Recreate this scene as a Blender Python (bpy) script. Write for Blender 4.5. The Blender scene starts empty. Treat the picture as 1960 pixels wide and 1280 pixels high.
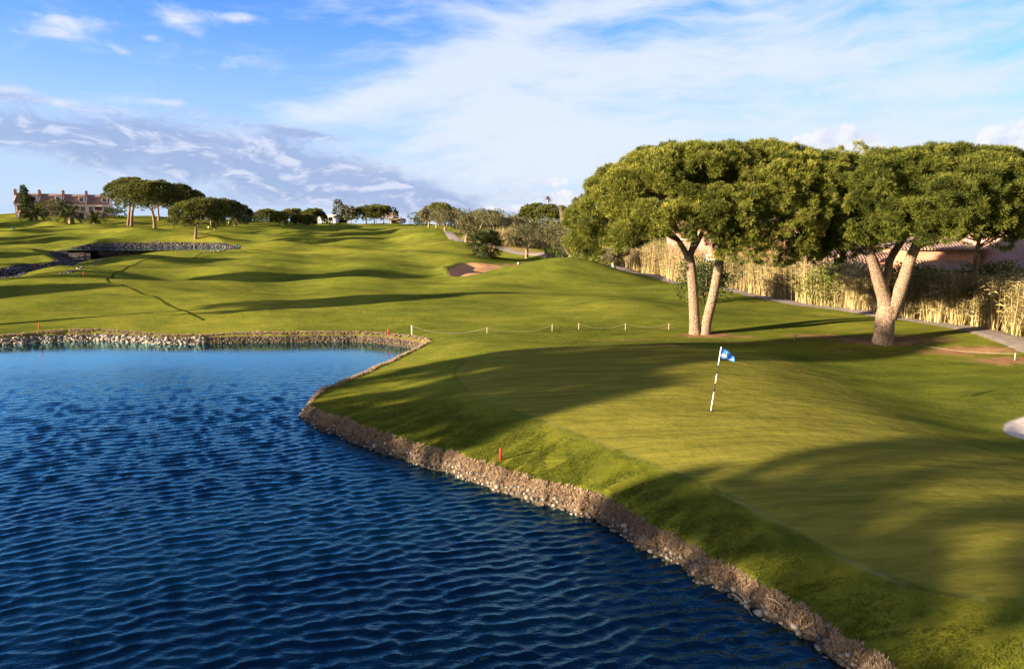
import bpy, math, random
import numpy as np
from math import radians as rad, sin, cos, tan, atan, pi
from mathutils import Vector, noise as mnoise

S = bpy.context.scene
COL = S.collection
rng = np.random.default_rng(7)
random.seed(7)

# ------------------------------------------------------------------ camera model
F, CX, CY = 1307.0, 980.0, 640.0
HOR = 430.0
PITCH = atan((CY - HOR) / F)
CAMZ = 7.3
SUN_AZ, SUN_EL = 23.0, 11.0          # light travels towards +x, turned 23 degrees to +y


def ray(px, py):
    dx, dy = (px - CX) / F, (CY - py) / F
    return np.array([dx, cos(PITCH) + dy * sin(PITCH), -sin(PITCH) + dy * cos(PITCH)])


def at_z(px, py, z=0.0):
    v = ray(px, py)
    t = (z - CAMZ) / v[2]
    return np.array([v[0] * t, v[1] * t, z])


def at_d(px, py, d):
    v = ray(px, py)
    t = d / v[1]
    return np.array([v[0] * t, d, CAMZ + v[2] * t])


# ------------------------------------------------------------------ object helpers
def link(o):
    COL.objects.link(o)
    return o


def tag(o, label=None, cat=None, group=None, kind=None):
    if label: o["label"] = label
    if cat: o["category"] = cat
    if group: o["group"] = group
    if kind: o["kind"] = kind
    return o


def empty(name, loc, label, cat, group=None, rz=0.0, sc=1.0):
    o = link(bpy.data.objects.new(name, None))
    o.location = [float(v) for v in loc]
    o.rotation_euler = (0, 0, rz)
    o.scale = (sc, sc, sc)
    o.empty_display_size = 0.2
    return tag(o, label, cat, group)


def copy_tree(o, loc, rz=0.0, sc=None, label=None):
    r = o.copy(); COL.objects.link(r)
    r.location = [float(v) for v in loc]
    r.rotation_euler = (0, 0, rz)
    if sc is not None: r.scale = (sc, sc, sc) if np.isscalar(sc) else sc
    if label: r["label"] = label
    for ch in list(o.children):
        c = ch.copy(); COL.objects.link(c); c.parent = r
        for g in list(ch.children):
            d = g.copy(); COL.objects.link(d); d.parent = c
    return r


class MB:
    """collects vertices / faces, builds ONE mesh object"""
    def __init__(s):
        s.v, s.f, s.m, s.n = [], [], [], 0
        s.var = []

    def add(s, v, f, mi=0, var=0.5):
        v = np.asarray(v, float)
        s.v.append(v)
        s.f.extend([tuple(int(i) + s.n for i in q) for q in f])
        s.m.extend([mi] * len(f))
        s.var.append(np.full(len(v), var))
        s.n += len(v)

    def box(s, c, d, rz=0.0, mi=0):
        x, y, z = np.array(d) / 2.0
        v = np.array([[-x, -y, -z], [x, -y, -z], [x, y, -z], [-x, y, -z], [-x, -y, z], [x, -y, z], [x, y, z], [-x, y, z]])
        if rz:
            cz, sz = cos(rz), sin(rz)
            v = v @ np.array([[cz, sz, 0], [-sz, cz, 0], [0, 0, 1]])
        s.add(v + np.array(c), [(0, 3, 2, 1), (4, 5, 6, 7), (0, 1, 5, 4), (1, 2, 6, 5), (2, 3, 7, 6), (3, 0, 4, 7)], mi)
        return s

    def tube(s, pts, rads, n=8, cap=True, mi=0, wob=0.0):
        pts = np.asarray(pts, float)
        k = len(pts)
        rads = np.broadcast_to(np.asarray(rads, float), (k,))
        T = np.gradient(pts, axis=0)
        T /= np.linalg.norm(T, axis=1)[:, None] + 1e-9
        ref = np.array([1.0, 0, 0]) if abs(T[0][0]) < 0.8 else np.array([0, 1.0, 0])
        V = []
        a = np.linspace(0, 2 * pi, n, endpoint=False)
        for i in range(k):
            u = ref - T[i] * ref.dot(T[i]); u /= np.linalg.norm(u) + 1e-9
            w = np.cross(T[i], u)
            r = rads[i] * (1 + (rng.normal(0, wob, n) if wob else 0))
            V.append(pts[i] + (np.cos(a) * r)[:, None] * u + (np.sin(a) * r)[:, None] * w)
        V = np.concatenate(V)
        Fc = []
        for i in range(k - 1):
            for j in range(n):
                j2 = (j + 1) % n
                Fc.append((i * n + j, i * n + j2, (i + 1) * n + j2, (i + 1) * n + j))
        if cap:
            Fc.append(tuple(range(n - 1, -1, -1)))
            Fc.append(tuple((k - 1) * n + j for j in range(n)))
        s.add(V, Fc, mi)
        return s

    def build(s, name, mats, parent=None, smooth=False):
        me = bpy.data.meshes.new(name)
        me.from_pydata(np.concatenate(s.v).tolist() if s.v else [], [], s.f)
        for m in (mats if isinstance(mats, (list, tuple)) else [mats]): me.materials.append(m)
        me.polygons.foreach_set("material_index", s.m)
        at = me.attributes.new("var", "FLOAT", "POINT")
        at.data.foreach_set("value", np.concatenate(s.var))
        if smooth: me.polygons.foreach_set("use_smooth", [True] * len(s.f))
        me.update()
        o = link(bpy.data.objects.new(name, me))
        if parent: o.parent = parent
        return o


def big_mesh(name, V, Fa, mat, parent=None, attrs=None, smooth=False):
    """V (n,3), Fa (m,k) -> one mesh object, fast"""
    V = np.ascontiguousarray(V, np.float32); Fa = np.ascontiguousarray(Fa, np.int32)
    m, k = Fa.shape
    me = bpy.data.meshes.new(name)
    me.vertices.add(len(V)); me.vertices.foreach_set("co", V.ravel())
    me.loops.add(m * k); me.loops.foreach_set("vertex_index", Fa.ravel())
    me.polygons.add(m)
    me.polygons.foreach_set("loop_start", np.arange(0, m * k, k, dtype=np.int32))
    if smooth: me.polygons.foreach_set("use_smooth", np.ones(m, bool))
    for nm, a in (attrs or {}).items():
        t = me.attributes.new(nm, "FLOAT", "POINT")
        t.data.foreach_set("value", np.ascontiguousarray(a, np.float32))
    me.materials.append(mat)
    me.update(calc_edges=True)
    me.validate()
    o = link(bpy.data.objects.new(name, me))
    if parent: o.parent = parent
    return o


# ------------------------------------------------------------------ node helpers
class NT:
    def __init__(s, tree):
        s.t = tree; s.n = tree.nodes; s.l = tree.links

    def new(s, typ, **kw):
        n = s.n.new(typ)
        for k, v in kw.items(): setattr(n, k, v)
        return n

    def put(s, sock, v):
        if v is None: return
        if hasattr(v, "is_output"): s.l.new(v, sock)
        elif hasattr(v, "outputs"): s.l.new(v.outputs[0], sock)
        else:
            if sock.type == "RGBA" and len(v) == 3: v = (*v, 1.0)
            sock.default_value = v

    def math(s, op, a, b=None, c=None, clamp=False):
        n = s.new("ShaderNodeMath", operation=op, use_clamp=clamp)
        for i, v in enumerate((a, b, c)): s.put(n.inputs[i], v)
        return n.outputs[0]

    def mix(s, fac, a, b, blend="MIX"):
        n = s.new("ShaderNodeMix", data_type="RGBA", blend_type=blend)
        s.put(n.inputs[0], fac); s.put(n.inputs[6], a); s.put(n.inputs[7], b)
        return n.outputs[2]

    def sstep(s, x, a, b):
        n = s.new("ShaderNodeMapRange", interpolation_type="SMOOTHSTEP")
        s.put(n.inputs[0], x); s.put(n.inputs[1], a); s.put(n.inputs[2], b)
        return n.outputs[0]

    def noise(s, vec, scale, detail=2.0, rough=0.5, dist=0.0, dim="3D"):
        n = s.new("ShaderNodeTexNoise", noise_dimensions=dim)
        s.put(n.inputs["Vector"], vec)
        n.inputs["Scale"].default_value = scale; n.inputs["Detail"].default_value = detail
        n.inputs["Roughness"].default_value = rough; n.inputs["Distortion"].default_value = dist
        return n.outputs[0]

    def voro(s, vec, scale, feature="F1"):
        n = s.new("ShaderNodeTexVoronoi", feature=feature)
        s.put(n.inputs["Vector"], vec); n.inputs["Scale"].default_value = scale
        return n.outputs[0]

    def mapping(s, vec, scale=(1, 1, 1), rot=(0, 0, 0), loc=(0, 0, 0)):
        n = s.new("ShaderNodeMapping")
        s.put(n.inputs[0], vec); n.inputs[1].default_value = loc; n.inputs[2].default_value = rot; n.inputs[3].default_value = scale
        return n.outputs[0]

    def ramp(s, fac, stops):
        n = s.new("ShaderNodeValToRGB")
        cr = n.color_ramp
        while len(cr.elements) < len(stops): cr.elements.new(0.5)
        for e, (p, c) in zip(cr.elements, stops): e.position = p; e.color = (*c, 1)
        s.put(n.inputs[0], fac)
        return n.outputs[0]

    def attr(s, name):
        return s.new("ShaderNodeAttribute", attribute_name=name).outputs["Fac"]

    def bump(s, h, strength=0.5, dist=0.05, normal=None):
        n = s.new("ShaderNodeBump")
        s.put(n.inputs["Height"], h); n.inputs["Strength"].default_value = strength; n.inputs["Distance"].default_value = dist
        if normal is not None: s.put(n.inputs["Normal"], normal)
        return n.outputs[0]


def material(name):
    m = bpy.data.materials.new(name); m.use_nodes = True
    t = NT(m.node_tree); t.n.clear()
    out = t.new("ShaderNodeOutputMaterial")
    p = t.new("ShaderNodeBsdfPrincipled")
    t.l.new(p.outputs[0], out.inputs[0])
    t.out = out; t.p = p
    p.inputs["Specular IOR Level"].default_value = 0.2
    p.inputs["Roughness"].default_value = 0.8
    return m, t


def simple(name, col, rough=0.8, var=0.15, scale=6.0, bump=0.0, bscale=30.0, spec=0.2):
    """one colour with a mottled variation and optional bump, in object space"""
    m, t = material(name)
    co = t.new("ShaderNodeTexCoord").outputs["Object"]
    n = t.noise(co, scale, 5.0, 0.6)
    a = tuple(c * (1 - var) for c in col); b = tuple(min(1, c * (1 + var)) for c in col)
    t.put(t.p.inputs["Base Color"], t.ramp(n, [(0.3, a), (0.7, b)]))
    t.p.inputs["Roughness"].default_value = rough
    t.p.inputs["Specular IOR Level"].default_value = spec
    if bump:
        t.put(t.p.inputs["Normal"], t.bump(t.noise(co, bscale, 4.0, 0.6), bump, 0.03))
    return m


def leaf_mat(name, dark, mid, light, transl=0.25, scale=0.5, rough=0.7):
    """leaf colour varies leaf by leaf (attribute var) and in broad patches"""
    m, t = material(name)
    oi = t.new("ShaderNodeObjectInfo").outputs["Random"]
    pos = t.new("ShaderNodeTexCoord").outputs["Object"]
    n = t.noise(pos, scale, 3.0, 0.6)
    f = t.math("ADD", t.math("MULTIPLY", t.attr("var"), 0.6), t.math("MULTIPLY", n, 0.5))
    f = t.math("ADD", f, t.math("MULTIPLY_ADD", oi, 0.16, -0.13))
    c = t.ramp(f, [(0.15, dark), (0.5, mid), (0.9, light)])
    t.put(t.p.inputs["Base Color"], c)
    t.p.inputs["Roughness"].default_value = rough
    tr = t.new("ShaderNodeBsdfTranslucent"); t.put(tr.inputs[0], c)
    ms = t.new("ShaderNodeMixShader"); ms.inputs[0].default_value = transl
    t.l.new(t.p.outputs[0], ms.inputs[1]); t.l.new(tr.outputs[0], ms.inputs[2])
    t.l.new(ms.outputs[0], t.out.inputs[0])
    return m


# ------------------------------------------------------------------ terrain
CTRL = []            # world control points x, y, z
for px, py, d in [  # picture point and distance: the height follows
    # middle fairway
    (600, 600, 48), (600, 560, 61), (600, 520, 81), (600, 500, 97), (600, 470, 130), (600, 450, 165), (600, 440, 190), (600, 431, 225),
    (850, 600, 48), (850, 560, 61), (850, 520, 82), (800, 495, 100), (760, 470, 130), (740, 450, 165), (740, 432, 215), (700, 430, 230),
    (350, 600, 48), (350, 560, 59), (350, 520, 78), (400, 500, 93), (460, 475, 120), (450, 455, 150), (440, 438, 180), (430, 428, 205),
    (100, 600, 48), (100, 560, 57), (100, 527, 66), (0, 542, 60), (200, 503, 83), (330, 487, 101), (430, 478, 111), (-100, 560, 57), (-100, 600, 48),
    # beyond the stream, the second green and the houses
    (0, 510, 84), (60, 503, 92), (120, 490, 106), (60, 480, 112), (0, 478, 116), (-120, 490, 100),
    (430, 470, 124), (300, 464, 126), (100, 462, 130), (0, 462, 132), (100, 436, 165), (0, 436, 165), (210, 433, 165), (261, 442, 150), (341, 453, 132),
    (100, 421, 190), (0, 419, 190), (150, 415, 215), (0, 413, 215), (280, 424, 190), (340, 424, 195),
    (500, 430, 225), (560, 430, 235), (630, 429, 240),
    # ridge to the right of the fairway, path, olives
    (820, 438, 170), (830, 452, 145), (860, 474, 118), (900, 490, 104), (880, 463, 128), (840, 450, 150), (925, 497, 100), (1000, 496, 106), (1060, 488, 108),
    (990, 484, 115), (1100, 500, 100), (1180, 518, 88), (1240, 530, 83), (1320, 545, 72), (1440, 570, 60), (1560, 583, 54), (1700, 608, 47), (1850, 632, 41), (1960, 657, 37),
    (1100, 560, 61), (1100, 600, 48.5), (1100, 640, 41), (1250, 600, 48), (1340, 640, 41), (1500, 620, 44), (1690, 657, 38), (1560, 642, 40),
    (1000, 630, 42.5), (900, 640, 41.5), (1900, 690, 33.5), (1600, 660, 37.5),
]:
    CTRL.append(at_d(px, py, d))
for px, py, z in [  # picture point and height
    (1360, 787, 1.15), (900, 690, 1.1), (1040, 740, 1.15), (1200, 664, 1.22), (1380, 672, 1.12), (1500, 700, 1.12), (1650, 790, 1.1), (1820, 880, 1.05), (1900, 1000, 1.05),
    (1300, 930, .9), (1120, 840, .95), (940, 790, .95), (1500, 1050, .68), (1750, 1180, .52), (760, 740, .62), (700, 780, .52), (830, 840, .50), (1000, 910, .50), (640, 770, .46), (720, 850, .44), (900, 905, .45), (1100, 950, .48), (1300, 1060, .46), (1760, 1300, .30), (1740, 1268, .33), (1640, 1198, .34), (1500, 1122, .37), (1380, 1065, .40), (1220, 1000, .45), (1850, 1250, .45),
    (1500, 900, 1.1), (1650, 715, .62), (1750, 745, .45), (1900, 790, .3), (1945, 830, .2), (1850, 720, .55), (1940, 740, .5), (2050, 800, .5), (2100, 900, .9),
    (900, 655, .9), (820, 690, .7), (1080, 655, .95), (-100, 639, .54), (60, 639, .54), (200, 640, .52), (350, 642, .5), (500, 642, .5), (650, 641, .5), (760, 648, .5),
]:
    CTRL.append(at_z(px, py, z))
CTRL += [np.array(p, float) for p in [
    (20, -5, .9), (20, -30, .9), (50, 0, .8), (60, 30, .8), (80, 80, 1.6), (50, 62, 1.4), (60, 50, 1.2), (36, 74, 1.4), (-55, 8, 1.0), (-60, -20, 1.2), (-48, 30, .9), (-62, 45, 1.4), (-95, 62, 3.0), (-85, 90, 3.0),
    (-120, 110, 5), (-150, 170, 9), (-190, 230, 11), (-130, 260, 10), (-60, 270, 7.2), (0, 270, 6.0), (60, 150, 2.4), (30, 150, 3.0), (10, 190, 4.6), (60, 220, 4), (120, 180, 3), (140, 300, 3), (0, 340, 4.5), (-100, 340, 7), (-220, 330, 9), (120, 100, 2), (100, -60, 1), (-100, -60, 1.5), (0, -80, 1)]]
CTRL = np.array(CTRL)


def tps_fit(P, lam=0.5):
    n = len(P)
    d = np.hypot(P[:, None, 0] - P[None, :, 0], P[:, None, 1] - P[None, :, 1])
    K = d * d * np.log(d + 1e-6) * 1e-3 + np.eye(n) * lam * 1e-2
    Q = np.c_[np.ones(n), P[:, :2]]
    A = np.block([[K, Q], [Q.T, np.zeros((3, 3))]])
    return np.linalg.solve(A, np.r_[P[:, 2], 0, 0, 0])


TW = tps_fit(CTRL)


def tps(x, y):
    out = TW[-3] + TW[-2] * x + TW[-1] * y
    for (a, b, _), w in zip(CTRL, TW[:-3]):
        d2 = (x - a) ** 2 + (y - b) ** 2
        out = out + w * 0.5e-3 * d2 * np.log(d2 + 1e-9)
    return out


def smooth(x, a, b):
    t = np.clip((x - a) / (b - a), 0, 1)
    return t * t * (3 - 2 * t)


# mounds: picture point, distance, width, depth, height, turn
MOUNDS = [(px, py, d, w, l, h, a, at_d(px, py, d)) for px, py, d, w, l, h, a in [
    (640, 507, 90, 12, 2.6, .5, .05), (250, 560, 57, 12, 2.4, .4, .1), (520, 475, 122, 16, 3.4, .6, .1), (840, 500, 96, 7, 3, .45, .1), (420, 500, 92, 10, 2.6, .45, .1), (660, 440, 195, 16, 6, 1.0, .1), (560, 447, 172, 14, 5, .9, .15), (240, 455, 138, 9, 3, .8, .1), (1085, 520, 79, 6.5, 5.5, 2.3, 0.2), (450, 520, 78, 8, 2.6, .55, -0.1), (690, 520, 80, 4.2, 2.4, .62, 0), (590, 492, 100, 16, 3, .5, .05),
    (1330, 570, 62, 8, 4, .35, .2), (840, 457, 140, 7, 6, 1.0, 0), (850, 474, 119, 6, 4, .75, .2), (760, 447, 165, 10, 6, .8, .1), (700, 462, 142, 14, 4, .6, 0),
    (480, 448, 155, 12, 5, .8, .1), (560, 458, 145, 12, 4, .5, 0), (320, 458, 137, 7, 3.2, .9, .15), (270, 444, 148, 8, 4, .9, .1), (180, 437, 160, 8, 4, .8, .2), (90, 428, 172, 9, 4, .9, 0),
    (30, 440, 156, 12, 3, .8, 0), (120, 449, 146, 10, 3, .6, .2), (390, 440, 172, 8, 4, .8, .1), (40, 425, 182, 12, 4, .6, 0), (200, 545, 61, 9, 2.5, .35, .1), (60, 580, 52, 9, 2.2, .25, .15), (330, 575, 54, 7, 2, .22, .1),
    (780, 575, 56, 9, 2.6, .3, .1), (950, 540, 67, 6, 3, .3, 0), (60, 495, 98, 7, 3, .4, .1), (1210, 585, 52, 5, 2.5, .25, 0)]]


def poly_sdf(poly, x, y):
    """signed distance, positive outside"""
    x = np.asarray(x, float); y = np.asarray(y, float)
    d = np.full(x.shape, 1e9); ins = np.zeros(x.shape, bool)
    n = len(poly)
    for i in range(n):
        ax, ay = poly[i]; bx, by = poly[(i + 1) % n]
        ex, ey = bx - ax, by - ay
        t = np.clip(((x - ax) * ex + (y - ay) * ey) / (ex * ex + ey * ey + 1e-12), 0, 1)
        d = np.minimum(d, (x - ax - t * ex) ** 2 + (y - ay - t * ey) ** 2)
        c = (ay > y) != (by > y)
        if c.any():
            xi = ax + (y - ay) / ((by - ay) if by != ay else 1e-12) * ex
            ins ^= c & (x < xi)
    d = np.sqrt(d)
    return np.where(ins, -d, d)


def catmull(P, k=6, closed=True):
    P = np.asarray(P, float); n = len(P); out = []
    rngi = range(n) if closed else range(n - 1)
    for i in rngi:
        if closed: p0, p1, p2, p3 = P[(i - 1) % n], P[i], P[(i + 1) % n], P[(i + 2) % n]
        else: p0, p1, p2, p3 = P[max(i - 1, 0)], P[i], P[i + 1], P[min(i + 2, n - 1)]
        for t in np.linspace(0, 1, k, endpoint=False):
            out.append(0.5 * (2 * p1 + (p2 - p0) * t + (2 * p0 - 5 * p1 + 4 * p2 - p3) * t * t + (3 * p1 - p0 - 3 * p2 + p3) * t ** 3))
    if not closed: out.append(P[-1])
    return np.array(out)


shore_px = [(0, 661), (80, 656), (160, 653), (240, 655), (300, 659), (360, 659), (450, 657), (560, 656), (650, 655), (700, 657), (745, 661), (788, 668), (798, 674), (782, 686), (732, 706), (680, 730), (625, 752), (590, 772), (574, 793), (580, 806), (612, 822), (660, 842), (720, 864), (780, 885), (840, 903), (900, 923), (960, 945), (1020, 964), (1080, 980), (1135, 997), (1200, 1036), (1260, 1068), (1330, 1108), (1400, 1146), (1470, 1188), (1540, 1228), (1610, 1274)]
POND = [at_z(*p)[:2] for p in shore_px] + [np.array(p, float) for p in [(6.05, 9.2), (7.1, 7.3), (8.5, 4.6), (9.4, 1), (7, -6), (-2, -12), (-16, -14), (-27, -11), (-33, -4), (-36, 6), (-38, 18), (-39, 30), (-36.5, 39)]]
POND = catmull(POND, 4)
# ragged waterline
_t = np.arange(len(POND))
POND = POND + np.c_[np.sin(_t * 1.7) + np.sin(_t * 0.9 + 2), np.cos(_t * 1.3) + np.sin(_t * 2.3)] * 0.05

UP_Z, LOW_Z = 3.2, 2.08
UPPER = catmull([at_z(px, py, UP_Z)[:2] for px, py in [(150, 478.8), (250, 479.5), (340, 479.1), (424, 478.3), (438, 475.8), (420, 473.4), (330, 472.8), (250, 473.2), (180, 474.6), (120, 476.8)]], 5)
LOWER = catmull([at_z(px, py, LOW_Z)[:2] for px, py in [(120, 491), (150, 492.3), (300, 490.2), (300, 492), (215, 496.5), (180, 501), (120, 510), (60, 522), (0, 533), (-80, 548), (-160, 560), (-170, 552), (-80, 537), (0, 523), (60, 514), (110, 506), (140, 500), (128, 495)]], 5)


_ur = np.random.default_rng(5)
UND = []
for _i in range(26):
    _l = _ur.uniform(4.5, 13); _a = _ur.uniform(0, 2 * pi)
    UND.append((2 * pi / _l * cos(_a) * .8, 2 * pi / _l * sin(_a) * 1.2, _ur.uniform(0, 6.28), .0021 * _l))


def bank_width(x, y):
    return np.interp(y, [10, 14, 17, 30, 36, 42], [.33, .37, .41, .42, .42, .40])


def h_nopond(x, y):
    x = np.asarray(x, float); y = np.asarray(y, float)
    r = np.hypot(x, y)
    z = tps(x, y)
    for px, py, d, w, l, hh, a, c in MOUNDS:
        dx, dy = x - c[0], y - c[1]
        u = dx * cos(a) + dy * sin(a); v = -dx * sin(a) + dy * cos(a)
        z = z + hh * np.exp(-(u / w) ** 2 - (v / l) ** 2)
    f = smooth(y, 46, 75) * 0.9
    z = z + f * 1.7 * (0.13 * np.sin(x * 0.21 + y * 0.33 + 1.0) + 0.12 * np.sin(x * 0.13 - y * 0.41 + 0.5) + 0.08 * np.sin(x * 0.43 + y * 0.11) + 0.06 * np.sin(y * 0.8 + x * .25))
    z = z + 0.012 * np.sin(x * 1.1 + y * .7) * np.sin(y * 1.3 - x * .4)
    und = 0
    for kx, ky, ph, am in UND: und = und + am * np.sin(kx * x + ky * y + ph)
    z = z + und * (.25 + .75 * smooth(y, 30, 55))
    k = smooth(r, 300, 520)
    return z * (1 - k) + k * (-3.0)


def height(x, y):
    x = np.asarray(x, float); y = np.asarray(y, float)
    sh = x.shape; x = x.ravel(); y = y.ravel()
    z = h_nopond(x, y)
    near = (np.hypot(x, y) < 75)
    if near.any():
        s = poly_sdf(POND, x[near], y[near])
        b = np.where(s > 0, -0.1 + np.interp(y[near], [10, 14, 18, 36, 42], [.40, .48, .60, .54, .52]) / bank_width(x[near], y[near]) * s, -0.1 + 0.5 * s)
        b = np.maximum(b, -1.6)
        zz = z[near]
        k = 0.12
        hmix = np.clip(0.5 + 0.5 * (b - zz) / k, 0, 1)
        z[near] = b * (1 - hmix) + zz * hmix - k * hmix * (1 - hmix)
    far = (y > 50) & (y < 150) & (x < -10) & (x > -110)
    if far.any():
        for poly, wz, sl in ((UPPER, UP_Z, .45), (LOWER, LOW_Z, .3)):
            s = poly_sdf(poly, x[far], y[far])
            zz = z[far]
            b = np.maximum(wz - 0.08 + (sl * s), wz - .6)
            near_side = wz - .08
            z[far] = np.minimum(zz, b)
        # the tongue between keeps the upper water in
        s = poly_sdf(UPPER, x[far], y[far])
        zz = z[far]
    # bunkers
    z = bunkers(x, y, z)
    return z.reshape(sh)


B1 = catmull([at_z(px, py, 1.75)[:2] for px, py in [(858, 521), (880, 511.5), (930, 510.5), (985, 509.5), (1030, 506.5), (1052, 505), (1020, 510.5), (985, 516.5), (940, 522.5), (900, 524.5), (870, 524)]], 5)
B2 = catmull([at_z(px, py, 0.2)[:2] for px, py in [(1920, 826), (1925, 814), (1945, 807), (1990, 800), (2060, 815), (2070, 850), (2000, 862), (1950, 846), (1930, 836)]], 5)


def bunkers(x, y, z):
    m = (np.hypot(x + 0, y - 84) < 25)
    if m.any():
        s = poly_sdf(B1, x[m], y[m])
        z[m] = z[m] - 0.55 * smooth(-s, -0.2, 1.6) + 0.25 * np.exp(-((s - 0.7) / .9) ** 2) * (y[m] > 81)
    m = (np.hypot(x - 18, y - 23) < 14)
    if m.any():
        s = poly_sdf(B2, x[m], y[m])
        z[m] = z[m] - 0.25 * smooth(-s, -0.1, .8)
    return z


def hz(x, y):
    return float(height(np.array([x]), np.array([y]))[0])


_tt = np.r_[np.linspace(8, 60, 900), np.linspace(60.1, 330, 1400)]


def on_ground(px, py, dmin=8.0):
    """point of the ground seen at picture point px, py (first hit past dmin)"""
    v = ray(px, py); t = _tt / v[1]
    X, Y, Z = v[0] * t, v[1] * t, CAMZ + v[2] * t
    g = height(X, Y)
    hit = np.where((Z <= g) & (Y > dmin))[0]
    i = hit[0] if len(hit) else int(np.argmin(np.where(Y > dmin, Z - g, 1e9)))
    return np.array([X[i], Y[i], g[i]])


def stand(px, py, d):
    """a foot on the ground in the column px at distance d (height from the ground, py only a check)"""
    x = (px - CX) / F * d / cos(PITCH)
    v = ray(px, py); x = v[0] * d / v[1]
    return np.array([x, d, hz(x, d)])

# ------------------------------------------------------------------ world, sun, camera
W = bpy.data.worlds.new("World"); S.world = W; W.use_nodes = True
SKY_STRENGTH, SUN_STRENGTH, EXPOSURE = 0.062, 4.6, 2.6


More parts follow.
